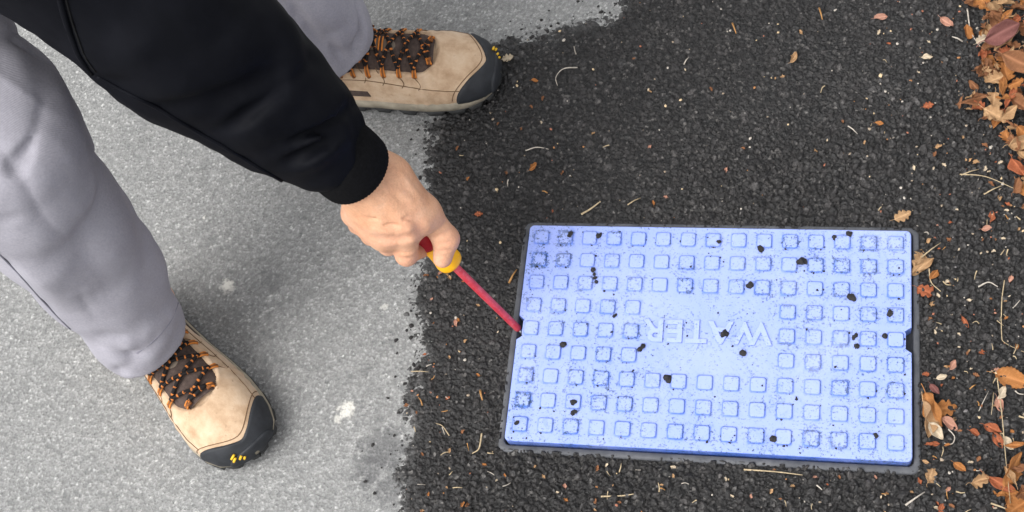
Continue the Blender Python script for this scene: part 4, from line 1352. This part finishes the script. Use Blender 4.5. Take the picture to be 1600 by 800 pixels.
def leaf_mesh(kind, seed):
    """unit-length leaf blade with folded midrib, curl and its outline (x along, y across)"""
    r = np.random.default_rng(seed)
    nx, ny = 26, 12
    fold = r.uniform(0.1, 0.75); curl = r.uniform(-1.4, 2.0); tw = r.uniform(-1.3, 1.3); wav = r.uniform(0.04, 0.13)
    ph = r.uniform(0, 6)
    vs, ve = [], []
    for i in range(nx + 1):
        t = i / nx
        if kind == 'oval': w_ = 0.27 * (math.sin(math.pi * t ** 0.85)) ** 0.75 if 0 < t < 1 else 0
        elif kind == 'lobed':
            w_ = 0.30 * (math.sin(math.pi * t ** 0.8)) ** 0.6 if 0 < t < 1 else 0
            w_ *= 0.62 + 0.55 * abs(math.sin(t * math.pi * 3.6 + 0.4))
        elif kind == 'wide': w_ = 0.31 * (math.sin(math.pi * t ** 0.7)) ** 0.8 * (1 + 0.06 * math.sin(t * 60)) if 0 < t < 1 else 0
        else: w_ = 0.17 * (math.sin(math.pi * t)) ** 0.8 if 0 < t < 1 else 0
        for j in range(ny + 1):
            u = 2 * j / ny - 1
            x = t - 0.5; y = w_ * u * (1 + 0.05 * math.sin(13 * t + ph))
            if kind == 'lobed': x += 0.06 * abs(u)
            z = fold * abs(y) * 1.3 + wav * math.sin(9 * t + 4 * u + ph) * abs(u) + curl * 0.25 * (x * x) + curl * 0.9 * y * y
            a = tw * x; y, z = y * math.cos(a) - z * math.sin(a), y * math.sin(a) + z * math.cos(a)
            vs.append((x, y, z))
            lat = abs(math.sin((t * 7 - abs(u) * 1.2) * math.pi))
            ve.append(max(math.exp(-(u * 6) ** 2), 0.6 * (1 - min(1, lat * 4))))
    fs = [(i * (ny + 1) + j, (i + 1) * (ny + 1) + j, (i + 1) * (ny + 1) + j + 1, i * (ny + 1) + j + 1) for i in range(nx) for j in range(ny)]
    # underside: real thickness, plus a stalk
    n0 = len(vs); th = 0.006
    vs2 = [(x, y, z - th) for x, y, z in vs]
    fs2 = [tuple(n0 + k for k in reversed(f)) for f in fs]
    rim = [i * (ny + 1) for i in range(nx + 1)]; rim2 = [i * (ny + 1) + ny for i in range(nx + 1)]
    fr_ = []
    for a, b in zip(rim[:-1], rim[1:]): fr_.append((a, a + n0, b + n0, b))
    for a, b in zip(rim2[:-1], rim2[1:]): fr_.append((a, b, b + n0, a + n0))
    V_ = vs + vs2; F_ = fs + fs2 + fr_; A_ = ve + ve
    st = tube(bez([(vs[6][0] + 0.02, 0, vs[6][2]), (-0.60, 0.01, 0.0 + vs[6][2]), (-0.74, 0.06 * math.sin(ph), 0.04 + vs[6][2])], 10), 0.010, 5)
    o = len(V_); V_ += [tuple(p) for p in st[0]]; F_ += [tuple(k + o for k in f) for f in st[1]]; A_ += [1.0] * len(st[0])
    return mesh_np('leaf', V_, F_, True, dict(vein=A_))

LEAFM = {}
def leaf(kind, seed, mat, pos, size, rot, label, group=None, name='fallen_leaf', cat='leaf'):
    key = (kind, seed, mat)
    if key not in LEAFM:
        me = leaf_mesh(kind, seed); me.materials.append(LM[mat]); LEAFM[key] = me
    o = bpy.data.objects.new(name, LEAFM[key]); COL.objects.link(o)
    o.location = pos; o.rotation_euler = rot; o.scale = (size,) * 3
    tag(o, label, cat, group); return o
def lp(px, py, up=0.003):
    p = at(px, py, -0.006); p[2] = ground_z(p[0], p[1]) + up
    return tuple(p)

R = math.radians
named = [   # kind, seed, colour, px, py, length, tilt, heading, label
    ('oval', 1, 'tan', 1240, 89, 0.017, (0.1, 0.1, R(60)), 'small tan leaf alone on dark asphalt well above the lid'),
    ('wide', 2, 'orange', 1584, 590, 0.040, (0.15, -0.1, R(-20)), 'broad plain orange leaf at the right edge below the wire-like stalk'),
    ('oval', 3, 'orange', 1456, 640, 0.044, (0.9, 0.0, R(-68)), 'long orange folded leaf leaning on the right rim of the lid frame'),
    ('oval', 4, 'tan', 1446, 655, 0.042, (-0.8, 0.2, R(-80)), 'tan curled leaf squeezed between the frame and the orange folded leaf'),
    ('oval', 5, 'cream', 1463, 672, 0.024, (0.2, 0.1, R(-50)), 'cream oval leaf lying below the orange folded leaf'),
    ('lobed', 6, 'orange', 1474, 636, 0.030, (0.3, 0.2, R(10)), 'ragged orange leaf lying right of the folded orange leaf'),
    ('oval', 7, 'pink', 1484, 660, 0.022, (0.1, 0.2, R(-30)), 'pinkish oval leaf above the curled hook-shaped stem'),
    ('oval', 8, 'rust', 1552, 668, 0.020, (0.1, -0.1, R(-25)), 'rust oval leaf, upper of the pair left of the long straw'),
    ('oval', 9, 'rust', 1560, 686, 0.020, (0.1, 0.1, R(-60)), 'rust oval leaf, lower of the pair left of the long straw'),
    ('oval', 10, 'cream', 1576, 690, 0.018, (0.2, 0.1, R(-50)), 'cream oval leaf right of the pair of rust leaves'),
    ('oval', 11, 'orange', 1582, 732, 0.046, (0.9, 0.1, R(65)), 'long folded orange leaf standing on edge at lower right'),
    ('narrow', 12, 'rust', 1564, 754, 0.036, (0.4, 0.1, R(-30)), 'rusty leaf with orange rim under the folded orange leaf at lower right'),
    ('oval', 13, 'rust', 1524, 674, 0.013, (0.1, 0.1, R(-20)), 'small round rust leaf midway between frame and lower right leaves'),
    ('oval', 14, 'rust', 1461, 692, 0.011, (0.1, 0.0, R(10)), 'tiny rust round leaf below the cream oval leaf'),
    ('oval', 15, 'orange', 1500, 728, 0.016, (0.2, 0.1, R(-35)), 'small orange leaf diagonally below the lid corner'),
    ('oval', 16, 'rust', 1471, 792, 0.013, (0.2, 0.1, R(60)), 'small rust leaf at the bottom edge below the lid corner'),
    ('oval', 17, 'cream', 1472, 588, 0.013, (0.2, 0.1, R(20)), 'small cream leaf near dark red leaf right of the frame'),
    ('oval', 18, 'purple', 1461, 606, 0.015, (0.3, 0.1, R(-50)), 'dark red small leaf right of the lid frame'),
    ('oval', 19, 'pink', 1488, 571, 0.014, (0.2, 0.1, R(60)), 'small pink leaf on a thin stem right of the lid frame'),
    ('oval', 20, 'cream', 1565, 614, 0.018, (0.3, 0.2, R(60)), 'greyish cream leaf at the head of the long straw'),
    ('oval', 21, 'pink', 1563, 630, 0.018, (0.3, 0.2, R(-70)), 'pink leaf next to the greyish cream leaf on the long straw'),
    ('oval', 22, 'rust', 1550, 336, 0.015, (0.2, 0.1, R(80)), 'reddish small leaf on asphalt far above the broad orange leaf'),
    ('oval', 23, 'pink', 1542, 355, 0.013, (0.2, 0.1, R(10)), 'pale pink chip of leaf below the reddish small leaf'),
    ('narrow', 24, 'rust', 1509, 500, 0.016, (0.3, 0.1, R(-60)), 'torn rust leaf right of the lid slot'),
    ('lobed', 25, 'tan', 1438, 402, 0.030, (0.6, 0.2, R(70)), 'tan ragged leaf against the upper right side of the frame'),
    ('narrow', 26, 'tan', 1441, 414, 0.036, (0.5, 0.0, R(40)), 'narrow tan leaf lying across the ragged leaf by the frame'),
    ('lobed', 27, 'rust', 1447, 452, 0.024, (0.4, 0.2, R(-20)), 'reddish brown crumpled leaf against the right side of the frame'),
    ('oval', 28, 'orange', 1459, 428, 0.016, (0.3, 0.1, R(60)), 'little orange leaf between straws beside the frame'),
    ('lobed', 29, 'tan', 1409, 339, 0.022, (0.3, 0.1, R(30)), 'tan torn leaf just above the top right corner of the frame'),
    ('lobed', 30, 'tan', 1454, 742, 0.020, (0.3, 0.2, R(70)), 'pale torn leaf just below the bottom right corner of the frame'),
    ('oval', 31, 'pink', 711, 502, 0.010, (0.1, 0.1, R(-80)), 'pale pink chip left of the lid on dark asphalt'),
    ('lobed', 32, 'rust', 1450, 163, 0.014, (0.2, 0.1, R(20)), 'small rust leaf fragment left of the leaf drift'),
    ('oval', 33, 'pink', 1376, 26, 0.018, (0.2, 0.1, R(15)), 'pink leaf fragment near the top edge'),
    ('oval', 34, 'pink', 1480, 30, 0.020, (0.2, 0.1, R(-40)), 'pinkish white petal-like leaf near the top of the drift'),
    ('oval', 35, 'cream', 1449, 87, 0.014, (0.2, 0.1, R(5)), 'white chip of leaf left of the drift'),
    ('oval', 36, 'orange', 1374, 191, 0.011, (0.2, 0.1, R(0)), 'tiny orange leaf on asphalt left of the long curled drift leaf'),
    ('oval', 37, 'orange', 832, 258, 0.014, (0.2, 0.1, R(50)), 'pale leaf chip right of the hand'),
    ('lobed', 38, 'rust', 746, 332, 0.011, (0.2, 0.1, R(10)), 'red brown leaf scrap right of the thumb'),
    ('lobed', 39, 'cream', 792, 88, 0.017, (0.2, 0.1, R(10)), 'white ragged leaf scrap at the toe of the upper shoe'),
    ('oval', 40, 'orange', 835, 124, 0.010, (0.2, 0.1, R(0)), 'orange chip beside the hooked stalk above the hand'),
    ('lobed', 41, 'tan', 1530, 750, 0.022, (0.3, 0.1, R(20)), 'pale tan leaf left of the rusty leaf at lower right'),
]
for k_, s_, c_, x_, y_, l_, r_, lb in named:
    leaf(k_, s_, c_, lp(x_, y_, 0.003 + l_ * 0.12 * abs(r_[0])), l_, r_, lb)

# the drift of leaves at the upper right, each leaf its own object
def drift_edge(py):                # left outline of the drift in the photo
    return np.interp(py, [-60, 0, 60, 100, 140, 168, 185, 215, 240, 300, 330, 380], [1512, 1512, 1528, 1530, 1518, 1500, 1545, 1575, 1590, 1600, 1612, 1640])
NAMED_DRIFT = [
    ('narrow', 50, 'brown', 1522, 158, 0.052, (0.9, 0.1, R(24)), 0.014, 'long curled brown leaf poking out of the left of the drift'),
    ('oval', 51, 'purple', 1562, 66, 0.070, (0.55, -0.1, R(28)), 0.030, 'large purplish leaf on top of the drift'),
    ('oval', 52, 'brown', 1588, 118, 0.066, (0.6, 0.2, R(-25)), 0.034, 'broad brown leaf right of the purplish one in the drift'),
    ('lobed', 53, 'tan', 1553, 184, 0.045, (0.2, 0.1, R(-30)), 0.014, 'pale oak-like leaf at the lower edge of the drift'),
    ('oval', 54, 'orange', 1528, 166, 0.020, (0.3, 0.1, R(-40)), 0.006, 'small yellow orange leaf under the curled brown leaf'),
    ('oval', 55, 'rust', 1592, 262, 0.040, (0.7, 0.1, R(-60)), 0.010, 'dark red and orange leaf low at the right edge of the drift'),
    ('lobed', 56, 'orange', 1530, 10, 0.050, (0.4, 0.3, R(-35)), 0.022, 'orange jagged leaf at the top left of the drift'),
    ('lobed', 57, 'cream', 1532, 72, 0.026, (0.3, 0.1, R(40)), 0.024, 'cream scrap of leaf beside the purplish drift leaf'),
    ('oval', 58, 'tan', 1592, 228, 0.048, (0.6, 0.2, R(20)), 0.014, 'tan folded leaf at the lower tip of the drift'),
    ('oval', 59, 'orange', 1597, 295, 0.034, (0.5, 0.1, R(-60)), 0.006, 'orange leaf lowest at the right edge of the drift'),
]
for k_, s_, c_, x_, y_, l_, r_, up_, lb in NAMED_DRIFT:
    leaf(k_, s_, c_, lp(x_, y_, up_), l_ * 0.70, r_, lb)
rr = random.Random(5)
cnt = 0
kinds = ['lobed', 'lobed', 'oval', 'wide', 'narrow']
words = dict(brown='brown', tan='tan', orange='orange', rust='rust red')
DL = dict(brown='curled brown leaf packed among others in the upper right drift', tan='curled tan leaf packed among others in the upper right drift', orange='curled orange leaf packed among others in the upper right drift', rust='curled rust red leaf packed among others in the upper right drift')
tries = 0
while cnt < 215 and tries < 4000:
    tries += 1
    px_ = rr.uniform(1495, 1740); py_ = rr.uniform(-120, 340)
    ins = px_ - drift_edge(py_)
    if ins < 6: continue
    if px_ > 1640 and rr.random() < 0.45: continue
    c_ = rr.choices(['brown', 'tan', 'orange', 'rust'], [5, 3, 2.6, 1.6])[0]
    hgt = 0.004 + min(0.032, ins / 1300 * 0.8) * rr.uniform(0.25, 1.0)
    sz = rr.uniform(0.014, 0.031) * (0.75 if ins < 25 else 1)
    leaf(rr.choice(kinds), rr.choice([61, 62, 63, 64]), c_, lp(px_, py_, hgt), sz,
         (rr.uniform(-0.75, 0.75), rr.uniform(-0.6, 0.6), rr.uniform(0, 6.28)), DL[c_], 'curled %s leaves of the upper right drift' % words[c_])
    cnt += 1
# small leaves along the ragged left margin of the drift
for i in range(34):
    py_ = rr.uniform(-10, 330); px_ = drift_edge(py_) + rr.gauss(10, 12)
    c_ = rr.choices(['brown', 'tan', 'orange', 'rust'], [5, 3, 2, 1.5])[0]
    leaf(rr.choice(kinds), rr.choice([61, 62, 63, 64]), c_, lp(px_, py_, rr.uniform(0.003, 0.012)), rr.uniform(0.012, 0.026),
         (rr.uniform(-0.8, 0.8), rr.uniform(-0.6, 0.6), rr.uniform(0, 6.28)), DL[c_], 'curled %s leaves of the upper right drift' % words[c_])
# thinner leaf litter at the lower right edge
LL = dict(brown='brown leaf in the loose heap at lower right', tan='tan leaf in the loose heap at lower right', orange='orange leaf in the loose heap at lower right')
for i in range(20):
    px_ = 1592 + rr.expovariate(1 / 60.0) if i > 10 else rr.uniform(1574, 1604); py_ = rr.uniform(690, 850) if i > 4 else rr.uniform(640, 800)
    c_ = rr.choices(['brown', 'tan', 'orange'], [4, 4, 2])[0]
    leaf(rr.choice(kinds), rr.choice([61, 62, 63, 64]), c_, lp(px_, py_, rr.uniform(0.003, 0.012)), rr.uniform(0.014, 0.030),
         (rr.uniform(-0.5, 0.5), rr.uniform(-0.4, 0.4), rr.uniform(0, 6.28)), LL[c_], '%s leaves of the lower right heap' % c_)

# dry stalks
def stalk(pxs, r, mat, label, group=None, up=0.0035, name='dry_stalk'):
    pts = [np.array(lp(x, y, up)) for x, y in pxs]
    pts = bez(pts, 6 * len(pts)) if len(pts) > 2 else np.array([pts[0], (pts[0] + pts[1]) / 2 + V(0, 0, 0.002), pts[1]])
    o_ = pts[0].copy()
    n = len(pts)
    t_ = tube(pts - o_, np.linspace(r, r * 0.5, n), 6)
    o = obj(name, mesh_np(name, t_[0], t_[1]), mat)
    o.location = o_
    return tag(o, label, 'stalk', group)
ST = [
    ([(902, 104), (880, 106), (868, 118), (870, 131)], 0.0009, STALK, 'pale hooked stalk on asphalt right of the upper shoe'),
    ([(1570, 436), (1566, 470), (1566, 520), (1572, 532), (1602, 548)], 0.0007, STRAW, 'long thin wiry straw with a bend at the right edge'),
    ([(1558, 590), (1566, 650), (1572, 720), (1580, 800)], 0.0007, STRAW, 'long straight straw running down past the lower right leaves'),
    ([(1553, 612), (1549, 648)], 0.0006, STRAW, 'short straw left of the long straight one'),
    ([(1482, 668), (1492, 680), (1488, 692), (1476, 690)], 0.0008, STALK, 'curled hook-shaped pale stem right of the frame corner'),
    ([(1500, 270), (1540, 274), (1586, 296)], 0.0008, STRAW, 'thin straw below the drift arcing to the right'),
    ([(1502, 272), (1530, 262)], 0.0009, STRAW, 'short straw crossing the start of the arcing straw'),
    ([(1538, 300), (1566, 288)], 0.0011, STRAW, 'pale straw under the arcing straw'),
    ([(1529, 446), (1545, 440), (1560, 446)], 0.0011, STALK, 'pale bent stem right of the frame beside wiry straw'),
    ([(908, 334), (922, 325), (938, 313)], 0.0016, STRAW, 'pale twig just above the top edge of the frame'),
    ([(980, 318), (1000, 306)], 0.0010, STRAW, 'thin straw right of the pale twig above the frame'),
    ([(820, 232), (838, 228), (856, 229)], 0.0010, STALK, 'pale stem right of the wrist'),
    ([(794, 440), (806, 418)], 0.0016, ORST, 'orange brown stalk left of the upper left lid corner'),
    ([(1162, 732), (1210, 736), (1254, 741)], 0.0011, STRAW, 'long pale straw lying along the bottom of the frame'),
    ([(938, 774), (970, 772), (990, 771)], 0.0011, STRAW, 'pale straw at the bottom centre below the frame'),
    ([(1415, 788), (1445, 768)], 0.0013, STALK, 'pale straw slanting up below the lid corner'),
    ([(1512, 10), (1518, 45), (1532, 70)], 0.0011, STALK, 'pale stem running into the left of the drift'),
    ([(1505, 60), (1488, 54)], 0.0013, STALK, 'short white stem left of the drift'),
    ([(1325, 195), (1340, 206)], 0.0010, STALK, 'small pale stem between the lid and the drift'),
    ([(1280, 10), (1285, 30)], 0.0013, ORST, 'small orange brown stem at top centre right'),
    ([(1144, 33), (1150, 50)], 0.0013, ORST, 'small tan stem near the top of the dark asphalt'),
    ([(1068, 98), (1076, 86)], 0.0010, STALK, 'tiny pale stem near the middle top of the asphalt'),
    ([(700, 678), (690, 664), (680, 660)], 0.0008, STRAW, 'bent thin straw left of the lid'),
    ([(749, 608), (753, 624)], 0.0016, ORST, 'orange splinter left of the lid'),
    ([(752, 676), (748, 700), (736, 706)], 0.0012, STRAW, 'pale kinked straw by the lower left lid corner'),
    ([(1440, 400), (1470, 378)], 0.0010, STRAW, 'straw crossing the tan leaves beside the frame'),
    ([(1452, 418), (1455, 440), (1470, 455)], 0.0009, STRAW, 'thin bent straw hanging below the tan leaves by the frame'),
    ([(1530, 640), (1545, 610)], 0.0006, STALK, 'faint grey stem near the pink leaf'),
    ([(1549, 785), (1582, 800)], 0.0012, STRAW, 'straw at the bottom right corner'),
    ([(1592, 650), (1612, 656)], 0.0012, STRAW, 'straw at the right edge above the folded orange leaf'),
    ([(640, 577), (668, 579)], 0.0008, STRAW, 'straw lying across the edge of the fresh asphalt'),
]
for a, b, c, d in ST: stalk(a, b, c, d)
# more tiny ones that nothing tells apart
def small_stalks(n, box, label, group):
    k = 0
    while k < n:
        x = rr.uniform(box[0], box[2]); y = rr.uniform(box[1], box[3])
        p = at(x, y, -0.01)
        if poly_sd(np.array([p[0]]), np.array([p[1]]))[0] < 0.01 or (BOX[0] - 0.01 < p[0] < BOX[1] + 0.01 and BOX[2] - 0.01 < p[1] < BOX[3] + 0.01): continue
        a = rr.uniform(0, 6.28); l = rr.uniform(6, 15)
        stalk([(x, y), (x + l * math.cos(a) * 0.5 + rr.uniform(-1.3, 1.3), y + l * 0.5 * math.sin(a) + rr.uniform(-1.3, 1.3)), (x + l * math.cos(a), y + l * math.sin(a))], rr.uniform(0.0005, 0.0010), rr.choice([STRAW, STRAW, STALK, ORST]), label, group)
        k += 1
small_stalks(10, (660, 60, 1420, 330), 'tiny dry stalk scattered on the dark asphalt above the lid', 'tiny stalks above the lid')
small_stalks(15, (640, 560, 790, 800), 'tiny dry stalk scattered on dark asphalt left of the lid', 'tiny stalks left of the lid')
small_stalks(12, (800, 725, 1440, 800), 'tiny dry stalk scattered along the bottom below the lid', 'tiny stalks below the lid')
small_stalks(36, (1440, 330, 1600, 800), 'tiny dry stalk scattered on dark asphalt right of the lid', 'tiny stalks right of the lid')
# small chips of leaf
def chips(n, box, label, group, s0=0.003, s1=0.0075):
    k = 0
    while k < n:
        x = rr.uniform(box[0], box[2]); y = rr.uniform(box[1], box[3]); p = at(x, y, -0.01)
        if poly_sd(np.array([p[0]]), np.array([p[1]]))[0] < 0.004 or (BOX[0] - 0.003 < p[0] < BOX[1] + 0.003 and BOX[2] - 0.003 < p[1] < BOX[3] + 0.003): continue
        leaf(rr.choice(['oval', 'lobed', 'wide']), rr.choice([61, 62, 63, 64]), rr.choice(['orange', 'tan', 'rust', 'pink', 'tan', 'cream', 'cream', 'brown', 'brown', 'brown', 'tan']), lp(x, y, 0.0022), rr.uniform(s0, s1), (rr.uniform(-.4, .4), rr.uniform(-.4, .4), rr.uniform(0, 6.28)), label, group, 'leaf_fragment', 'leaf fragment')
        k += 1
chips(34, (660, 40, 1460, 335), 'tiny scrap of dry leaf on the dark asphalt above the lid', 'leaf scraps above the lid')
chips(34, (630, 420, 800, 800), 'tiny scrap of dry leaf on dark asphalt left of the lid', 'leaf scraps left of the lid')
chips(30, (800, 725, 1440, 800), 'tiny scrap of dry leaf along the bottom below the lid', 'leaf scraps below the lid')
chips(90, (1430, 180, 1600, 800), 'tiny scrap of dry leaf on dark asphalt right of the lid', 'leaf scraps right of the lid', 0.003, 0.009)

# pale grit pressed into the dark asphalt: uncountable, one object
ico = [(0, 0, 1), (0.9, 0, 0.4), (0.28, 0.85, 0.4), (-0.72, 0.53, 0.4), (-0.72, -0.53, 0.4), (0.28, -0.85, 0.4), (0.72, 0.53, -0.4), (-0.28, 0.85, -0.4), (-0.9, 0, -0.4), (-0.28, -0.85, -0.4), (0.72, -0.53, -0.4), (0, 0, -1)]
icf = [(0, 1, 2), (0, 2, 3), (0, 3, 4), (0, 4, 5), (0, 5, 1), (1, 6, 2), (2, 7, 3), (3, 8, 4), (4, 9, 5), (5, 10, 1), (6, 7, 2), (7, 8, 3), (8, 9, 4), (9, 10, 5), (10, 6, 1), (11, 7, 6), (11, 8, 7), (11, 9, 8), (11, 10, 9), (11, 6, 10)]
def pebble(c, r, rg, flat=0.6):
    a = rg.uniform(0, 6.28); s = r * (0.7 + 0.6 * rg.random(3)) * V(1, 1, flat)
    v = np.array(ico) * (0.75 + 0.5 * rg.random((12, 1))) * s
    ca, sa = math.cos(a), math.sin(a)
    return np.stack([v[:, 0] * ca - v[:, 1] * sa, v[:, 0] * sa + v[:, 1] * ca, v[:, 2]], 1) + c
vs, fs, st_ = [], [], []
g = np.random.default_rng(3)
n = 2600
gx = g.uniform(-0.60, 0.46, n); gy = g.uniform(-0.30, 0.58, n)
msk = (poly_sd(gx, gy) > 0.003) & ~((gx > BOX[0] - 0.002) & (gx < BOX[1] + 0.002) & (gy > BOX[2] - 0.002) & (gy < BOX[3] + 0.002))
dens = 0.30 + 0.7 * (gx > 0.2)
msk &= g.random(n) < dens
gx, gy = gx[msk], gy[msk]; gz = new_z(gx, gy)[0]
for x, y, z in zip(gx, gy, gz):
    r = 0.0007 + 0.0017 * g.random() ** 2.5
    o = len(vs); vs += list(pebble(V(x, y, z + r * 0.2), r, g)); fs += [tuple(k + o for k in f) for f in icf]; st_ += [g.random()] * 12
gr = obj('grit', mesh_np('grit', vs, fs, False, dict(stone=st_)), MT['grit'])
tag(gr, 'tiny pale and orange grit specks scattered over the dark asphalt', 'grit', None, 'stuff')

# loose black crumbs along the ragged edge of the patch: uncountable
vs, fs = [], []
for i in range(6000):
    x = g.uniform(-0.62, -0.15); y = g.uniform(-0.32, 0.58)
    d = poly_sd(np.array([x]), np.array([y]))[0]
    if d > 0.012 or d < -0.06 or g.random() > math.exp(min(0, d) / 0.011) * 0.8: continue
    r_ = 0.0008 + 0.0026 * g.random() ** 2
    z = max(old_z(np.array([x]), np.array([y]))[0][0], new_z(np.array([x]), np.array([y]))[0][0])
    o = len(vs); vs += list(pebble(V(x, y, z + r_ * 0.3), r_, g)); fs += [tuple(k + o for k in f) for f in icf]
gr3 = obj('loose_crumbs', mesh_np('loose_crumbs', vs, fs, False), MT['crumb'])
tag(gr3, 'loose black asphalt crumbs along the ragged edge of the patch', 'crumbs', None, 'stuff')

# dark crumbs on the lid
CR = [(892, 365, .006, 'just below the top left edge'), (934, 368, .006, 'beside the third stud of the top row'), (929, 430, .0095, 'long and dark, leaning, left of the upper middle'), (961, 491, .004, 'above the letter R'), (1123, 378, .004, 'by the eighth stud of the top row'),
      (1190, 388, .0062, 'in the upper middle between top rows'), (1252, 408, .0090, 'largest, two lumps right of middle in the second row'), (1172, 444, .0056, 'right of middle in the third row'), (1304, 369, .0045, 'left of two at the top right edge'), (1326, 365, .0050, 'right of two at the top right edge'), (1330, 464, .0070, 'right side between third and fourth rows'),
      (1131, 521, .0075, 'lying on the letter A'), (1161, 551, .0062, 'just below the letter W'), (1336, 524, .0050, 'right side in the middle row, upper of a pair'), (1338, 540, .0055, 'right side in the middle row, lower of a pair'), (1383, 524, .0050, 'near the right slot'), (1003, 541, .0060, 'below the letter R'), (879, 537, .0060, 'left side between middle rows'),
      (1043, 590, .0085, 'star shaped, below the lettering'), (895, 628, .0060, 'on a stud at lower left'), (896, 643, .0055, 'just under the stud at lower left'), (1208, 685, .0062, 'beside a stud of the bottom row'), (1245, 622, .0030, 'tiny, lower right of the lettering'), (1390, 490, .0060, 'smeared by the right end of the fourth row'), (808, 660, .0045, 'at the bottom left stud'), (1368, 680, .0045, 'on a stud near the bottom right corner')]
def lid_top(x, y):
    cx = round(x / PITCH) * PITCH; cy = round(y / PITCH) * PITCH
    return 0.0 if max(abs(x - cx), abs(y - cy)) < 0.0085 else -0.0024
for x, y, r, w_ in CR:
    p = at(x, y, 0.001); z = lid_top(p[0], p[1])
    k = 3 if r > 0.0065 else 2
    pv, pf = [], []
    for i in range(k + 1):
        rq = r * (0.52 if i else 0.66)
        c = V(g.uniform(-1, 1) * r * 0.5, g.uniform(-1, 1) * r * 0.5, rq * 0.35) if i else V(0, 0, rq * 0.4)
        if 'long' in w_: rq *= 0.62; c = V((i - 1.5) * 0.0018, -(i - 1.5) * 0.0052, rq * 0.5)
        o = len(pv); pv += list(pebble(c, rq, g, 0.75)); pf += [tuple(q + o for q in f) for f in icf]
    o = obj('asphalt_crumb', mesh_np('asphalt_crumb', pv, pf, False), MT['crumb']); o.location = (p[0], p[1], z)
    tag(o, 'black crumb on the lid, ' + w_, 'crumb')
# finer black grains: uncountable
vs, fs = [], []
for i in range(1500):
    x = g.uniform(LID[0] + 0.004, LID[1] - 0.004); y = g.uniform(LID[2] + 0.003, LID[3] - 0.003)
    q = 0.5 + 0.5 * float(vnoise(np.array([[x, y, 0]]), 38, 77)[0])
    edge = min(x - LID[0], LID[1] - x, y - LID[2], LID[3] - y)
    pr = (q ** 3) * 0.9 + (0.25 if edge < 0.02 else 0)
    if g.random() > pr: continue
    # grains gather at the foot of the studs
    cx = round(x / PITCH) * PITCH; cy = round(y / PITCH) * PITCH
    has = abs(round(x / PITCH)) <= 7 and abs(round(y / PITCH)) <= 4 and not (abs(round(x / PITCH)) <= 2 and abs(round(y / PITCH)) <= 1)
    if has and g.random() < 0.55:
        if g.random() < 0.65: y = cy - 0.0096 - g.random() * 0.001; x = cx + g.uniform(-0.009, 0.009)
        else: x = cx + (0.0096 if g.random() < 0.6 else -0.0096); y = cy + g.uniform(-0.009, 0.009)
    r = 0.0005 + 0.0011 * g.random() ** 2
    z = lid_top(x, y) if has else -0.0024
    o = len(vs); vs += list(pebble(V(x, y, z + r * 0.3), r, g)); fs += [tuple(k + o for k in f) for f in icf]
gr2 = obj('dirt_grains', mesh_np('dirt_grains', vs, fs, False), MT['crumb'])
tag(gr2, 'fine black dirt grains scattered over the blue lid', 'dirt', None, 'stuff')
